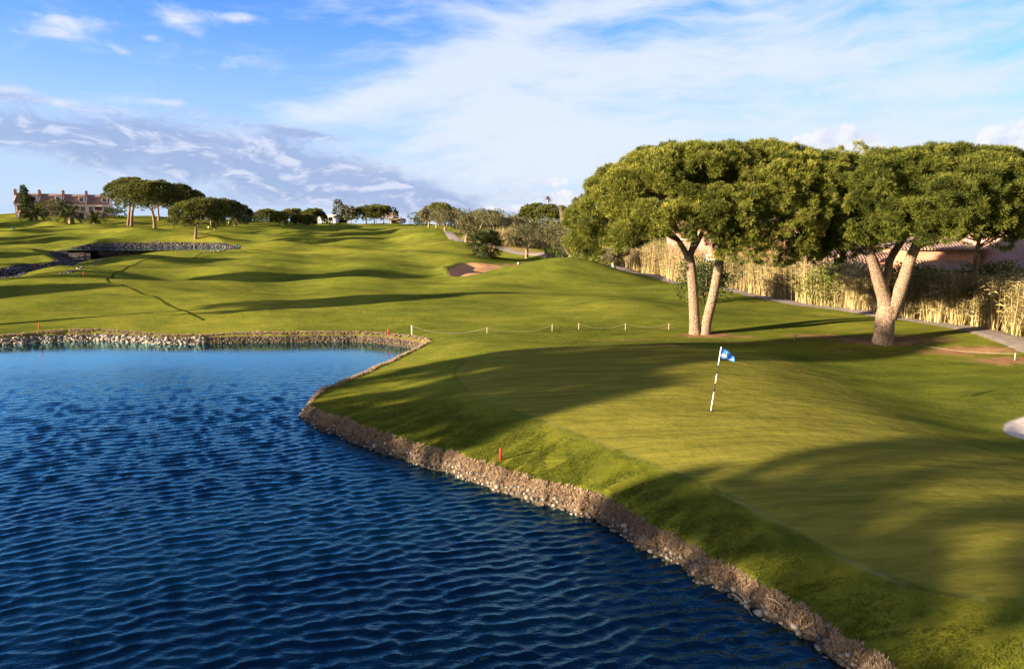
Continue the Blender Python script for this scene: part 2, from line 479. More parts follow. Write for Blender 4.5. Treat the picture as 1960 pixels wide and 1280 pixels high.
def build_sky():
    t = NT(W.node_tree); t.n.clear()
    out = t.new("ShaderNodeOutputWorld"); bg = t.new("ShaderNodeBackground")
    t.l.new(bg.outputs[0], out.inputs[0])
    bg.inputs[1].default_value = SKY_STRENGTH
    sky = t.new("ShaderNodeTexSky", sky_type="NISHITA")
    sky.sun_disc = False
    sky.sun_elevation = rad(SUN_EL); sky.sun_rotation = rad(270 - SUN_AZ)
    sky.air_density = 1.0; sky.dust_density = 0.4; sky.ozone_density = 2.0
    hs = t.new("ShaderNodeHueSaturation")
    hs.inputs["Saturation"].default_value = 1.12; hs.inputs["Value"].default_value = 1.0
    t.put(hs.inputs["Color"], sky)
    base = t.mix(1.0, hs.outputs[0], SKY_TINT, "MULTIPLY")
    d = t.new("ShaderNodeTexCoord").outputs["Generated"]
    sp = t.new("ShaderNodeSeparateXYZ"); t.l.new(d, sp.inputs[0])
    x, y, z = sp.outputs
    u = t.math("ARCTAN2", x, y)                 # azimuth, 0 straight down the fairway
    v = t.math("ARCSINE", z)                    # elevation
    cv = t.new("ShaderNodeCombineXYZ"); t.put(cv.inputs[0], u); t.put(cv.inputs[1], v); uv = cv.outputs[0]

    def pix(px, py): return math.atan((px - CX) / F), (HOR - py) / F

    def blob(px, py, su, sv, rot=0.0):
        a, b = pix(px, py)
        du = t.math("SUBTRACT", u, a); dv = t.math("SUBTRACT", v, b)
        cu, su_ = cos(rot), sin(rot)
        p = t.math("ADD", t.math("MULTIPLY", du, cu), t.math("MULTIPLY", dv, su_))
        q = t.math("SUBTRACT", t.math("MULTIPLY", dv, cu), t.math("MULTIPLY", du, su_))
        p = t.math("MULTIPLY", p, F / su); q = t.math("MULTIPLY", q, F / sv)
        return t.math("EXPONENT", t.math("MULTIPLY", t.math("ADD", t.math("MULTIPLY", p, p), t.math("MULTIPLY", q, q)), -1.0))

    def add(*a):
        r = a[0]
        for b in a[1:]: r = t.math("ADD", r, b)
        return r
    # blue thins to white towards the horizon
    pale = t.math("MULTIPLY", t.sstep(v, 0.31, 0.0), 0.92)
    base = t.mix(pale, base, HORIZON)
    # --- high veil of cirrus, streaks rising to +u
    warp = t.noise(uv, 3.0, 3.0, 0.6)
    wv = t.new("ShaderNodeCombineXYZ"); t.put(wv.inputs[1], t.math("MULTIPLY", warp, 0.10))
    va = t.new("ShaderNodeVectorMath", operation="ADD"); t.l.new(uv, va.inputs[0]); t.l.new(wv.outputs[0], va.inputs[1])
    st = t.noise(t.mapping(va.outputs[0], rot=(0, 0, rad(-24)), scale=(1.6, 9.0, 1)), 2.3, 7.0, 0.6, 0.15)
    st2 = t.noise(t.mapping(va.outputs[0], rot=(0, 0, rad(-14)), scale=(2.2, 8.0, 1), loc=(3, 1, 0)), 4.0, 6.0, 0.62, 0.25)
    reg = add(t.math("MULTIPLY", t.sstep(u, -0.42, 0.12), 0.50),
              t.math("MULTIPLY", blob(1000, 260, 420, 130, 0.25), 0.42), t.math("MULTIPLY", blob(720, 210, 330, 36, 0.30), 0.42),
              t.math("MULTIPLY", blob(930, 130, 360, 40, 0.38), 0.30), t.math("MULTIPLY", blob(1280, 30, 160, 26, 0.2), 0.22), t.math("MULTIPLY", blob(640, 60, 230, 26, 0.15), 0.2),
              t.math("MULTIPLY", blob(1420, 330, 500, 120, 0), 0.25))
    hole = add(t.math("MULTIPLY", blob(1090, 95, 190, 28, 0.15), 0.32), t.math("MULTIPLY", blob(760, 28, 190, 20, 0.1), 0.2), t.math("MULTIPLY", blob(700, 250, 200, 22, 0.25), 0.25), t.math("MULTIPLY", blob(1650, 30, 300, 60, 0.1), 0.12))
    veil = t.math("ADD", t.math("SUBTRACT", reg, hole), t.math("MULTIPLY_ADD", st, 1.9, -0.98))
    veil = t.math("ADD", veil, t.math("MULTIPLY_ADD", st2, 1.0, -0.50))
    veil = t.math("MULTIPLY", t.sstep(veil, 0.0, 0.95), 0.90)
    veil = t.math("MULTIPLY", veil, t.sstep(v, 0.55, 0.33))
    col = t.mix(veil, base, VEIL)
    # --- small white puffs
    fn = t.noise(t.mapping(uv, rot=(0, 0, rad(-10)), scale=(1, 2.0, 1)), 26.0, 5.0, 0.6, 0.4)
    pf = add(blob(180, 130, 62, 17, 0.06), t.math("MULTIPLY", blob(165, 148, 40, 9), 0.7), blob(368, 102, 48, 17, -.1), t.math("MULTIPLY", blob(478, 92, 46, 10, 0.08), 1.0), t.math("MULTIPLY", blob(415, 124, 26, 9), .6),
             t.math("MULTIPLY", blob(325, 137, 24, 6), .7), t.math("MULTIPLY", blob(265, 160, 26, 8, -.4), .6), t.math("MULTIPLY", blob(450, 165, 60, 14, .1), .6), t.math("MULTIPLY", blob(180, 247, 90, 9, -.05), 1.0), t.math("MULTIPLY", blob(330, 232, 60, 7), .9), t.math("MULTIPLY", blob(20, 232, 60, 6), .9))
    puff = t.math("MULTIPLY", t.sstep(t.math("ADD", pf, t.math("MULTIPLY_ADD", fn, 1.9, -.95)), 0.2, 1.45), 0.78)
    col = t.mix(puff, col, WHITE)
    # --- low stratocumulus: lilac undersides, white lit tops
    m1 = t.mapping(uv, scale=(1.0, 2.6, 1), rot=(0, 0, rad(6)))
    n1 = t.noise(m1, 13.0, 7.0, 0.62, 0.6)
    m2 = t.mapping(uv, scale=(1.0, 2.6, 1), rot=(0, 0, rad(6)), loc=(-0.012, -0.022, 0))
    n2 = t.noise(m2, 13.0, 7.0, 0.62, 0.6)
    lowf = add(t.math("MULTIPLY", blob(40, 285, 330, 44, -.04), 1.0), t.math("MULTIPLY", blob(270, 310, 260, 44, -.08), .9), t.math("MULTIPLY", blob(520, 330, 260, 56, -.14), .95), t.math("MULTIPLY", blob(700, 355, 230, 52, -.2), .85),
               t.math("MULTIPLY", blob(840, 395, 200, 30, -.3), .7), t.math("MULTIPLY", blob(580, 268, 120, 9, -.12), .9), t.math("MULTIPLY", blob(60, 240, 130, 10, -.1), .6), t.math("MULTIPLY", blob(1000, 385, 140, 40), .35), t.math("MULTIPLY", blob(1040, 340, 130, 30), .25), t.math("MULTIPLY", blob(450, 388, 460, 34, 0), .62),
               t.math("MULTIPLY", blob(1080, 245, 60, 8, -.1), .35), t.math("MULTIPLY", blob(900, 270, 90, 7), .35), t.math("MULTIPLY", blob(890, 165, 22, 6, -.5), .5))
    lowm = t.sstep(t.math("ADD", lowf, t.math("MULTIPLY_ADD", n1, 3.2, -1.80)), 0.0, 1.55)
    lit = t.sstep(t.math("SUBTRACT", n1, n2), -0.03, 0.16)
    thin = t.sstep(lowm, 0.1, 0.95)
    lowc = t.mix(t.math("MAXIMUM", lit, t.math("MULTIPLY", t.math("SUBTRACT", 1.0, thin), 0.7)), LILAC, LOWLIT)
    col = t.mix(t.math("MULTIPLY", lowm, 0.80), col, lowc)
    # --- bright cumulus heads beyond the pines
    n3 = t.noise(uv, 30.0, 6.0, 0.6)
    cu = add(blob(1590, 292, 66, 26), blob(1545, 300, 50, 14), t.math("MULTIPLY", blob(1930, 310, 62, 34), 1.1), blob(1100, 382, 90, 14), t.math("MULTIPLY", blob(1040, 350, 60, 10), .7), t.math("MULTIPLY", blob(1000, 400, 90, 8), .7))
    cum = t.sstep(t.math("ADD", cu, t.math("MULTIPLY_ADD", n3, 1.4, -.7)), 0.35, 0.62)
    col = t.mix(t.math("MULTIPLY", cum, .8), col, t.mix(t.sstep(n3, .35, .62), LOWLIT, WHITE))
    # --- unseen bright cloud on the sun's side, added to lift the shadows
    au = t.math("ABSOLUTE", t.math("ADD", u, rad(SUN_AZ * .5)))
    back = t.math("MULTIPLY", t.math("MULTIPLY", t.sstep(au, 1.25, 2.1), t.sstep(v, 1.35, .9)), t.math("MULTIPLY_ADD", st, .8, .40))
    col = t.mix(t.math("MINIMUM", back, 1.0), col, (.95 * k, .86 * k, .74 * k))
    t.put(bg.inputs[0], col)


k = 1.0 / (SKY_STRENGTH * 2 ** EXPOSURE)      # radiance that renders as 1
SKY_TINT = (0.35, 0.54, 0.92)
HORIZON = (0.58 * k, 0.74 * k, 1.0 * k)
VEIL = (0.80 * k, 0.88 * k, 0.98 * k)
WHITE = (0.98 * k, 0.97 * k, 0.99 * k)
LILAC = (0.35 * k, 0.45 * k, 0.73 * k)
LOWLIT = (0.72 * k, 0.76 * k, 0.95 * k)
build_sky()

sun = bpy.data.lights.new("sun", "SUN"); sun.energy = SUN_STRENGTH; sun.angle = rad(0.55); sun.color = (1.0, 0.82, 0.56)
so = link(bpy.data.objects.new("sun", sun))
ld = Vector((cos(rad(SUN_AZ)) * cos(rad(SUN_EL)), sin(rad(SUN_AZ)) * cos(rad(SUN_EL)), -sin(rad(SUN_EL))))
so.rotation_euler = ld.to_track_quat("-Z", "Y").to_euler()
so.location = (-60, -30, 40)

cam = bpy.data.cameras.new("camera"); co = link(bpy.data.objects.new("camera", cam))
co.location = (0, 0, CAMZ); co.rotation_euler = (pi / 2 - PITCH, 0, 0)
cam.sensor_width = 36.0; cam.lens = 36.0 * F / 1960.0; cam.clip_start = 0.1; cam.clip_end = 6000
S.camera = co
S.view_settings.view_transform = "Standard"; S.view_settings.look = "None"
S.view_settings.exposure = EXPOSURE; S.view_settings.gamma = 1.0
S.cycles.max_bounces = 6; S.cycles.diffuse_bounces = 2; S.cycles.glossy_bounces = 3; S.cycles.transmission_bounces = 4; S.cycles.transparent_max_bounces = 4
S.cycles.use_denoising = True
S.cycles.sample_clamp_indirect = 6.0

# ------------------------------------------------------------------ ground
GREEN = catmull([at_z(px, py, 1.1)[:2] for px, py in [(870, 705), (900, 688), (960, 674), (1060, 666), (1200, 664), (1380, 672), (1490, 682), (1560, 700), (1660, 750), (1740, 790), (1830, 828), (1930, 862), (2060, 905), (2250, 1000), (2250, 1120), (1960, 1112), (1800, 1090), (1640, 1040), (1500, 980), (1340, 910), (1180, 848), (1040, 798), (930, 762), (884, 730)]], 5)
SOIL = [(px, py, a, b, w) for px, py, a, b, w in [  # picture point, half width, half depth in metres
    (1350, 642, 2.2, 1.2, 1.0), (1200, 652, 3.0, .9, .6), (1275, 662, 2.6, .6, .8), (1240, 628, 3.0, .7, .5), (1570, 644, 2.6, 1.0, .95), (1700, 652, 4.6, 1.5, .95), (1850, 672, 4.0, 1.3, .9), (1940, 690, 3.0, 1.2, .9), (1470, 655, 2.5, .7, .6), (1380, 655, 3, .7, .6),
    (545, 609, 1.2, .5, .5), (1640, 672, 4, .8, .5), (1420, 645, 2, .8, .6)]]


def build_ground():
    na_f = 760
    ang = np.r_[np.linspace(-56, 56, na_f), np.linspace(57.5, 302.5, 150)]
    ang = np.radians(ang); na = len(ang)
    r = [3.0]
    while r[-1] < 420: r.append(r[-1] * (1.0062 if r[-1] < 200 else 1.01))
    while r[-1] < 4500: r.append(r[-1] * 1.08)
    r = np.array(r); nr = len(r)
    Rr, A = np.meshgrid(r, ang, indexing="ij")
    X = (Rr * np.sin(A)).ravel(); Y = (Rr * np.cos(A)).ravel()
    Z = np.concatenate([height(X[i:i + 60000], Y[i:i + 60000]) for i in range(0, len(X), 60000)])
    V = np.c_[X, Y, Z]
    V = np.r_[V, [[0, 0, -1.6]]]
    i, j = np.meshgrid(np.arange(nr - 1), np.arange(na), indexing="ij")
    j2 = (j + 1) % na
    Q = np.stack([i * na + j, (i + 1) * na + j, (i + 1) * na + j2, i * na + j2], -1).reshape(-1, 4)[:, ::-1]
    # ---- masks: what grows or lies where
    n = len(V); x, y = V[:, 0], V[:, 1]
    rr = np.hypot(x, y)
    putt = np.zeros(n); edge = np.zeros(n)
    m = rr < 60
    s = poly_sdf(GREEN, x[m], y[m]); putt[m] = smooth(-s, -0.16, 0.16); edge[m] = np.exp(-(s / .08) ** 2)
    soil = np.zeros(n)
    for px, py, a, b, w in SOIL:
        c = on_ground(px, py); soil = np.maximum(soil, w * np.exp(-((x - c[0]) / a) ** 2 - ((y - c[1]) / b) ** 2))
    bank = np.zeros(n)
    m = rr < 80
    s = poly_sdf(POND, x[m], y[m])
    bank[m] = smooth(bank_width(x[m], y[m]) * 1.12 - s, -0.12, 0.15)
    rough = np.zeros(n); rough[m] = smooth(5.0 - s, -.5, 3.0) * (s > 0) * (1 - smooth(y[m], 28, 34))
    mudd = np.zeros(n); mudd[m] = smooth(.12 - s, -.10, .12)
    rock = np.zeros(n)
    m = (y > 50) & (y < 150) & (x < -5) & (x > -120)
    s1 = poly_sdf(UPPER, x[m], y[m]); s2 = poly_sdf(LOWER, x[m], y[m])
    rock[m] = np.maximum(smooth(1.9 - s1, -.5, .5), smooth(1.8 - s2, -.4, .5))
    sand = np.zeros(n); sand2 = np.zeros(n)
    m = rr < 130
    sand[m] = smooth(-poly_sdf(B1, x[m], y[m]), -.1, .15); sand2[m] = smooth(-poly_sdf(B2, x[m], y[m]), -.05, .06)
    verge = np.zeros(n)
    m = (x > -10) & (rr < 140)
    pd = path_dist(x[m], y[m]); side = path_side(x[m], y[m])
    verge[m] = np.where(side > 0, smooth(6 - pd, 0, 2.5) * .9, np.exp(-(pd / 1.4) ** 2) * .5)
    mat, t = material("ground")
    pos = t.new("ShaderNodeNewGeometry").outputs["Position"]
    big = t.noise(pos, 0.055, 4.0, 0.55, 0.3); mid = t.noise(t.mapping(pos, scale=(.8, 1.5, 1)), 0.45, 5.0, 0.62); fine = t.noise(pos, 5.0, 5.0, 0.7); grain = t.noise(pos, 34.0, 4.0, 0.75)
    patch = t.noise(pos, 0.9, 4.0, 0.65, 0.6)
    mix = t.math("ADD", t.math("MULTIPLY", big, .45), t.math("MULTIPLY", mid, .33))
    mix = t.math("ADD", mix, t.math("ADD", t.math("MULTIPLY", fine, .16), t.math("MULTIPLY", grain, .14)))
    turf = t.ramp(mix, [(0.43, TURF_D), (0.53, TURF_M), (0.63, TURF_L)])
    g2 = t.noise(t.mapping(pos, scale=(.35, 2.4, 1), rot=(0, 0, rad(20))), 1.3, 5.0, 0.62, .5)
    g2 = t.math("ADD", t.math("MULTIPLY", g2, .75), t.math("ADD", t.math("MULTIPLY", grain, .15), t.math("MULTIPLY", big, .15)))
    green = t.ramp(g2, [(0.38, PUTT_D), (0.52, PUTT_M), (0.68, PUTT_L)])
    r2 = t.math("ADD", t.math("MULTIPLY", mid, .3), t.math("ADD", t.math("MULTIPLY", patch, .3), t.math("MULTIPLY", grain, .4)))
    rgh = t.ramp(r2, [(0.40, ROUGH_D), (0.51, ROUGH_M), (0.61, ROUGH_L)])
    worn = t.sstep(t.noise(t.mapping(pos, scale=(.5, 1.4, 1)), .35, 5.0, .68, .8), .60, .72)
    turf = t.mix(t.math("MULTIPLY", worn, .5), turf, (.185, .150, .040))
    lush = t.sstep(t.noise(t.mapping(pos, scale=(.6, 1.3, 1), loc=(40, 9, 0)), .22, 4.0, .65, .6), .58, .72)
    turf = t.mix(t.math("MULTIPLY", lush, .45), turf, (.058, .082, .012))
    clump = t.sstep(t.noise(t.mapping(pos, scale=(.8, 1.2, 1)), .75, 5.0, .7, .7), .57, .68)
    rgh = t.mix(t.math('MULTIPLY', clump, .6), rgh, (.036, .050, .010))
    c = t.mix(t.attr("rough"), turf, rgh)
    c = t.mix(t.attr("putt"), c, green)
    c = t.mix(t.math("MULTIPLY", t.attr("edge"), t.math("MULTIPLY", fine, 1.2)), c, t.ramp(patch, [(.42, (.04, .055, .010)), (.58, (.165, .160, .055))]))
    dry = t.ramp(t.math("ADD", t.math("MULTIPLY", fine, .5), t.math("MULTIPLY", grain, .5)), [(0.35, (.14, .10, .035)), (.65, (.34, .25, .09))])
    c = t.mix(t.sstep(t.math("ADD", t.attr("verge"), t.math("MULTIPLY_ADD", patch, .9, -.5)), .3, .8), c, dry)
    soilc = t.ramp(t.math("ADD", t.math("MULTIPLY", patch, .6), t.math("MULTIPLY", grain, .4)), [(0.35, (.13, .065, .035)), (.5, (.23, .125, .065)), (.7, (.34, .22, .11))])
    c = t.mix(t.sstep(t.math("ADD", t.attr("soil"), t.math("MULTIPLY_ADD", t.math("ADD", t.math("MULTIPLY", patch, .6), t.math("MULTIPLY", fine, .5)), 1.6, -.95)), .25, .75), c, soilc)
    bankc = t.ramp(t.math("ADD", t.math("MULTIPLY", fine, .5), t.math("MULTIPLY", grain, .5)), [(0.33, (.035, .024, .016)), (.5, (.085, .058, .038)), (.68, (.19, .13, .08))])
    c = t.mix(t.sstep(t.math("ADD", t.attr("bank"), t.math("MULTIPLY_ADD", fine, .7, -.35)), .3, .7), c, bankc)
    c = t.mix(t.attr("mud"), c, (.05, .04, .03))
    vo = t.voro(pos, 3.2)
    rockc = t.ramp(t.math("ADD", vo, t.math("MULTIPLY_ADD", fine, .5, -.25)), [(0.1, (.17, .15, .145)), (.35, (.09, .08, .085)), (.6, (.012, .01, .014))])
    c = t.mix(t.sstep(t.math("ADD", t.attr("rock"), t.math("MULTIPLY_ADD", fine, .5, -.25)), .4, .6), c, rockc)
    c = t.mix(t.attr("sand"), c, t.ramp(fine, [(.3, (.30, .16, .085)), (.7, (.40, .22, .12))]))
    c = t.mix(t.attr("sand2"), c, t.ramp(fine, [(.3, (.40, .34, .31)), (.7, (.50, .43, .39))]))
    t.put(t.p.inputs["Base Color"], c)
    t.p.inputs["Roughness"].default_value = 0.9
    t.p.inputs["Specular IOR Level"].default_value = 0.0
    hgt = t.math("ADD", t.math("MULTIPLY", fine, .5), t.math("MULTIPLY", grain, .5))
    soft = t.math("SUBTRACT", 1.0, t.math("MULTIPLY", t.math("MAXIMUM", t.attr("putt"), t.math("MAXIMUM", t.attr("sand"), t.attr("sand2"))), .8))
    nrm = t.new("ShaderNodeBump"); nrm.inputs["Distance"].default_value = 0.07
    t.put(nrm.inputs["Strength"], t.math("MULTIPLY", soft, .75)); t.put(nrm.inputs["Height"], hgt)
    nb = t.bump(mid, .5, .25, nrm.outputs[0])
    t.put(t.p.inputs["Normal"], nb)
    g = big_mesh("ground", V, Q, mat, attrs=dict(putt=putt, edge=edge, soil=soil, bank=bank, rough=rough, mud=mudd, rock=rock, sand=sand, sand2=sand2, verge=verge), smooth=True)
    # close the fan at the centre
    tag(g, kind="structure")


PATH_PX = [(842, 448), (862, 455), (885, 465), (900, 472), (925, 478), (960, 484), (1000, 491), (1040, 497), (1075, 504), (1120, 511), (1180, 519), (1240, 528), (1310, 541), (1390, 558), (1480, 575), (1570, 587), (1650, 598), (1720, 608), (1800, 621), (1870, 634), (1930, 648), (1970, 661), (2060, 690)]
PATH_D = [150, 139, 128, 124, 121, 118, 113, 108, 103, 97, 90, 83, 74, 65, 58, 53.5, 49.8, 47, 43.8, 40.8, 38, 36, 32]
PATH = catmull([at_d(px, py, d)[:2] for (px, py), d in zip(PATH_PX, PATH_D)], 6, closed=False)


def path_dist(x, y):
    d = np.full(x.shape, 1e9)
    for (ax, ay), (bx, by) in zip(PATH[:-1:3], PATH[3::3]):
        ex, ey = bx - ax, by - ay
        t = np.clip(((x - ax) * ex + (y - ay) * ey) / (ex * ex + ey * ey), 0, 1)
        d = np.minimum(d, (x - ax - t * ex) ** 2 + (y - ay - t * ey) ** 2)
    return np.sqrt(d)


def path_side(x, y):
    """+ on the reed side (far side) of the path"""
    o = np.argsort(PATH[:, 0])
    return y - np.interp(x, PATH[o, 0], PATH[o, 1])


TURF_D = (.058, .071, .012); TURF_M = (.112, .122, .017); TURF_L = (.178, .169, .025)
PUTT_D = (.105, .102, .017); PUTT_M = (.148, .134, .022); PUTT_L = (.195, .170, .030)
ROUGH_D = (.047, .057, .009); ROUGH_M = (.108, .113, .013); ROUGH_L = (.19, .172, .020)
build_ground()


def ribbon(name, P, w, lift, mat, kind="structure"):
    P = np.asarray(P); T = np.gradient(P, axis=0); T /= np.linalg.norm(T, axis=1)[:, None]
    N = np.c_[-T[:, 1], T[:, 0]]
    cols = 7; V = []; L = np.linspace(-.5, .5, cols)
    for k_ in L:
        wob = 0.06 * np.sin(np.arange(len(P)) * 1.3 + k_ * 9)
        q = P + N * (w * k_ + wob * (abs(k_) > .4))[:, None]
        V.append(np.c_[q, height(q[:, 0], q[:, 1]) + lift - (0.03 if abs(k_) > .45 else 0)])
    V = np.stack(V, 1).reshape(-1, 3)
    n = len(P)
    i, j = np.meshgrid(np.arange(n - 1), np.arange(cols - 1), indexing="ij")
    Q = np.stack([i * cols + j, i * cols + j + 1, (i + 1) * cols + j + 1, (i + 1) * cols + j], -1).reshape(-1, 4)
    return tag(big_mesh(name, V, Q, mat, smooth=True), kind=kind)


asph = simple("worn_asphalt", (.22, .18, .16), .9, .25, 2.0, .3, 40)
PATHF = catmull(PATH, 4, closed=False)
ribbon("cart_path", PATHF, 2.0, .06, asph)
seam = simple("turf_seam", (.042, .050, .007), 1.0, .3, 3.0, spec=0)
for d_, pts in (("seam", [(458, 470), (430, 480), (380, 488), (310, 492), (262, 505), (225, 520), (205, 533), (210, 541)]), ("seam", [(232, 545), (280, 565), (330, 588), (390, 613)])):
    ribbon("turf_seam", catmull([on_ground(*p)[:2] for p in pts], 12, closed=False), .26, .02, seam)

# ------------------------------------------------------------------ water
def water_mat(name, bump_scale, strength, gloss):
    m, t = material(name)
    pos = t.new("ShaderNodeNewGeometry").outputs["Position"]
    spx = t.new("ShaderNodeSeparateXYZ"); t.l.new(pos, spx.inputs[0]); sy = spx.outputs[1]
    chop = t.noise(t.mapping(pos, rot=(0, 0, rad(-17)), scale=(.7, 1.3, 1)), 5.0 * bump_scale, 3.0, .55, .4)
    fine = t.noise(t.mapping(pos, rot=(0, 0, rad(-28)), scale=(.6, 1.3, 1)), 13.0 * bump_scale, 2.0, .5)
    gust = t.math("MULTIPLY_ADD", t.sstep(t.noise(pos, .16, 2.0, .5), .25, .75), .4, .6)
    bm = t.new("ShaderNodeBump"); bm.inputs["Distance"].default_value = .03 / bump_scale
    t.put(bm.inputs["Strength"], t.math("MULTIPLY", t.math("MULTIPLY", gust, strength), t.math("MULTIPLY_ADD", t.sstep(t.math("MULTIPLY", sy, 1.0), 37.5, 28.0), .82, .18))); t.put(bm.inputs["Height"], t.math("ADD", chop, t.math("MULTIPLY", fine, .35)))
    df = t.new("ShaderNodeBsdfDiffuse"); t.put(df.inputs[0], (.0002, .0040, .0095)); t.l.new(bm.outputs[0], df.inputs["Normal"])
    gl = t.new("ShaderNodeBsdfGlossy"); t.put(gl.inputs[0], gloss); gl.inputs["Roughness"].default_value = .025; t.l.new(bm.outputs[0], gl.inputs["Normal"])
    fr = t.new("ShaderNodeFresnel"); fr.inputs[0].default_value = 1.47; t.l.new(bm.outputs[0], fr.inputs["Normal"])
    ms = t.new("ShaderNodeMixShader"); t.put(ms.inputs[0], t.math("ADD", fr.outputs[0], t.math("MULTIPLY", t.sstep(fr.outputs[0], .12, .62), .40), clamp=True)); t.l.new(df.outputs[0], ms.inputs[1]); t.l.new(gl.outputs[0], ms.inputs[2])
    t.l.new(ms.outputs[0], t.out.inputs[0])
    return m


WM = water_mat("pond_water", 1.0, 1.0, (.52, .90, .98))


def sheet(name, poly, z, mat, grow=0.6):
    c = poly.mean(0)
    s = MB()
    P = poly.copy()
    s.add(np.c_[P, np.full(len(P), z)], [tuple(range(len(P)))])
    return s


def build_pond():
    """wind waves: a sum of trochoid trains running across the pond; the banks cut the outline"""
    wr = np.random.default_rng(3)
    na_f = 600
    ang = np.radians(np.r_[np.linspace(-74, 46, na_f), np.linspace(50, 282, 59)]); na = len(ang)
    r = [.4]
    while r[-1] < 8.5: r.append(r[-1] * 1.06)
    while r[-1] < 62: r.append(r[-1] * 1.0034)
    r = np.array(r); nr = len(r)
    Rr, A = np.meshgrid(r, ang, indexing="ij")
    x = (Rr * np.sin(A)).ravel(); y = (Rr * np.cos(A)).ravel()
    amp = .14 + .86 * (1 - smooth(y, 25, 37.5))
    amp = amp * (.85 + .15 * np.sin(x * .21 + y * .12 + 1) * np.sin(y * .27 - x * .1))
    z = np.zeros_like(x); dx = np.zeros_like(x); dy = np.zeros_like(x)
    n = 96
    lam = np.exp(wr.uniform(np.log(.22), np.log(.95), n)); w = np.exp(-((np.log(lam) - np.log(.345)) / .38) ** 2); w = w / np.sqrt((w ** 2).sum())
    for l, ww in zip(lam, w):
        d = rad(107) + wr.normal(0, rad(11.5)) + (rad(22) * np.sign(wr.normal()) if wr.uniform() < .25 else 0)
        k_ = 2 * pi / l; sl = ww * .40                     # slope carried by this train
        fade = 1 - smooth(Rr.ravel(), l * 80, l * 160)        # trains finer than the grid die out
        ph = k_ * (x * cos(d) + y * sin(d)) + wr.uniform(0, 6.28)
        a_ = sl / k_ * amp * np.maximum(fade, .25)
        z += a_ * np.cos(ph); dx -= cos(d) * a_ * np.sin(ph) * .9; dy -= sin(d) * a_ * np.sin(ph) * .9
    V = np.c_[x + dx, y + dy, z]
    i, j = np.meshgrid(np.arange(nr - 1), np.arange(na), indexing="ij"); j2 = (j + 1) % na
    Q = np.stack([i * na + j, (i + 1) * na + j, (i + 1) * na + j2, i * na + j2], -1).reshape(-1, 4)[:, ::-1]
    tag(big_mesh("pond_water", V, Q, WM, smooth=True), kind="structure")


build_pond()


STREAM = catmull([at_z(px, py, LOW_Z)[:2] for px, py in [(146, 494), (175, 492.6), (206, 492.4), (200, 496.2), (168, 497.3), (142, 496)]], 5)


def grown(poly, g):
    T = np.roll(poly, -1, 0) - np.roll(poly, 1, 0); T /= np.linalg.norm(T, axis=1)[:, None] + 1e-9
    N = np.c_[T[:, 1], -T[:, 0]]
    q = poly + N * .05
    if (poly_sdf(poly, q[:, 0], q[:, 1]) > 0).mean() < .5: N = -N
    return poly + N * g


dm = water_mat("still_water", .6, .5, (.6, .85, 1.0))
for poly, z, g in ((UPPER, UP_Z, .25), (STREAM, LOW_Z - .02, .05)):
    P = grown(poly, g); s = MB(); s.add(np.c_[P, np.full(len(P), z)], [tuple(range(len(P)))])
    tag(s.build("stream_water" if z < 3 else "upper_pond_water", dm), kind="structure")

# ------------------------------------------------------------------ vegetation builders
M_PINE = leaf_mat("pine_needles", (.011, .021, .004), (.088, .102, .013), (.36, .335, .060), .36, .35)
M_PINE_FAR = leaf_mat("distant_pine_needles", (.022, .032, .008), (.078, .086, .016), (.20, .185, .04), .28, .35)
M_OLIVE = leaf_mat("olive_leaves", (.050, .048, .020), (.100, .090, .040), (.175, .155, .075), .25, .8)
M_SHRUB = leaf_mat("shrub_leaves", (.018, .03, .007), (.045, .062, .014), (.10, .115, .025), .2, .8)
M_CONIFER = leaf_mat("cypress_leaves", (.028, .036, .014), (.065, .066, .022), (.12, .105, .04), .2, .6)
M_PALM = leaf_mat("palm_leaves", (.018, .026, .006), (.045, .052, .012), (.12, .11, .03), .25, .6)
M_REED = leaf_mat("reed_leaves", (.095, .085, .032), (.29, .225, .10), (.47, .375, .19), .3, .5)
M_HEDGE = leaf_mat("bright_hedge_leaves", (.05, .075, .01), (.12, .15, .02), (.23, .24, .04), .3, .8)
M_DRYG = leaf_mat("dry_grass_blades", (.09, .058, .042), (.25, .165, .115), (.46, .34, .21), .2, 1.2)
M_GRASS = leaf_mat("grass_blades", (.045, .062, .005), (.095, .110, .007), (.19, .175, .014), .35, 1.0)
M_TWIG = simple("bare_twigs", (.30, .22, .16), .9, .3, 3.0)


def bark_mat(name, a, b, c, sc=3.0):
    m, t = material(name)
    co = t.new("ShaderNodeTexCoord").outputs["Object"]
    v = t.voro(t.mapping(co, scale=(1, 1, .38)), sc * 2.4, "DISTANCE_TO_EDGE")
    n = t.noise(co, sc * 1.6, 6.0, .65)
    f = t.math("ADD", t.math("MULTIPLY", t.sstep(v, 0, .22), .38), t.math("MULTIPLY", n, .85))
    t.put(t.p.inputs["Base Color"], t.ramp(f, [(.25, a), (.62, b), (.9, c)]))
    t.p.inputs["Roughness"].default_value = .95; t.p.inputs["Specular IOR Level"].default_value = .1
    t.put(t.p.inputs["Normal"], t.bump(f, .8, .06))
    return m


M_BARK = bark_mat("pine_bark", (.070, .043, .030), (.180, .120, .083), (.270, .20, .148), 5.5)
M_BARK_D = bark_mat("dark_bark", (.07, .05, .035), (.20, .14, .10), (.30, .23, .17))
M_OBARK = bark_mat("olive_bark", (.08, .06, .04), (.22, .165, .115), (.32, .25, .19), 4)
M_PBARK = bark_mat("palm_bark", (.09, .06, .04), (.26, .18, .12), (.4, .3, .2), 3)


def unit(v): return v / (np.linalg.norm(v, axis=-1, keepdims=True) + 1e-9)


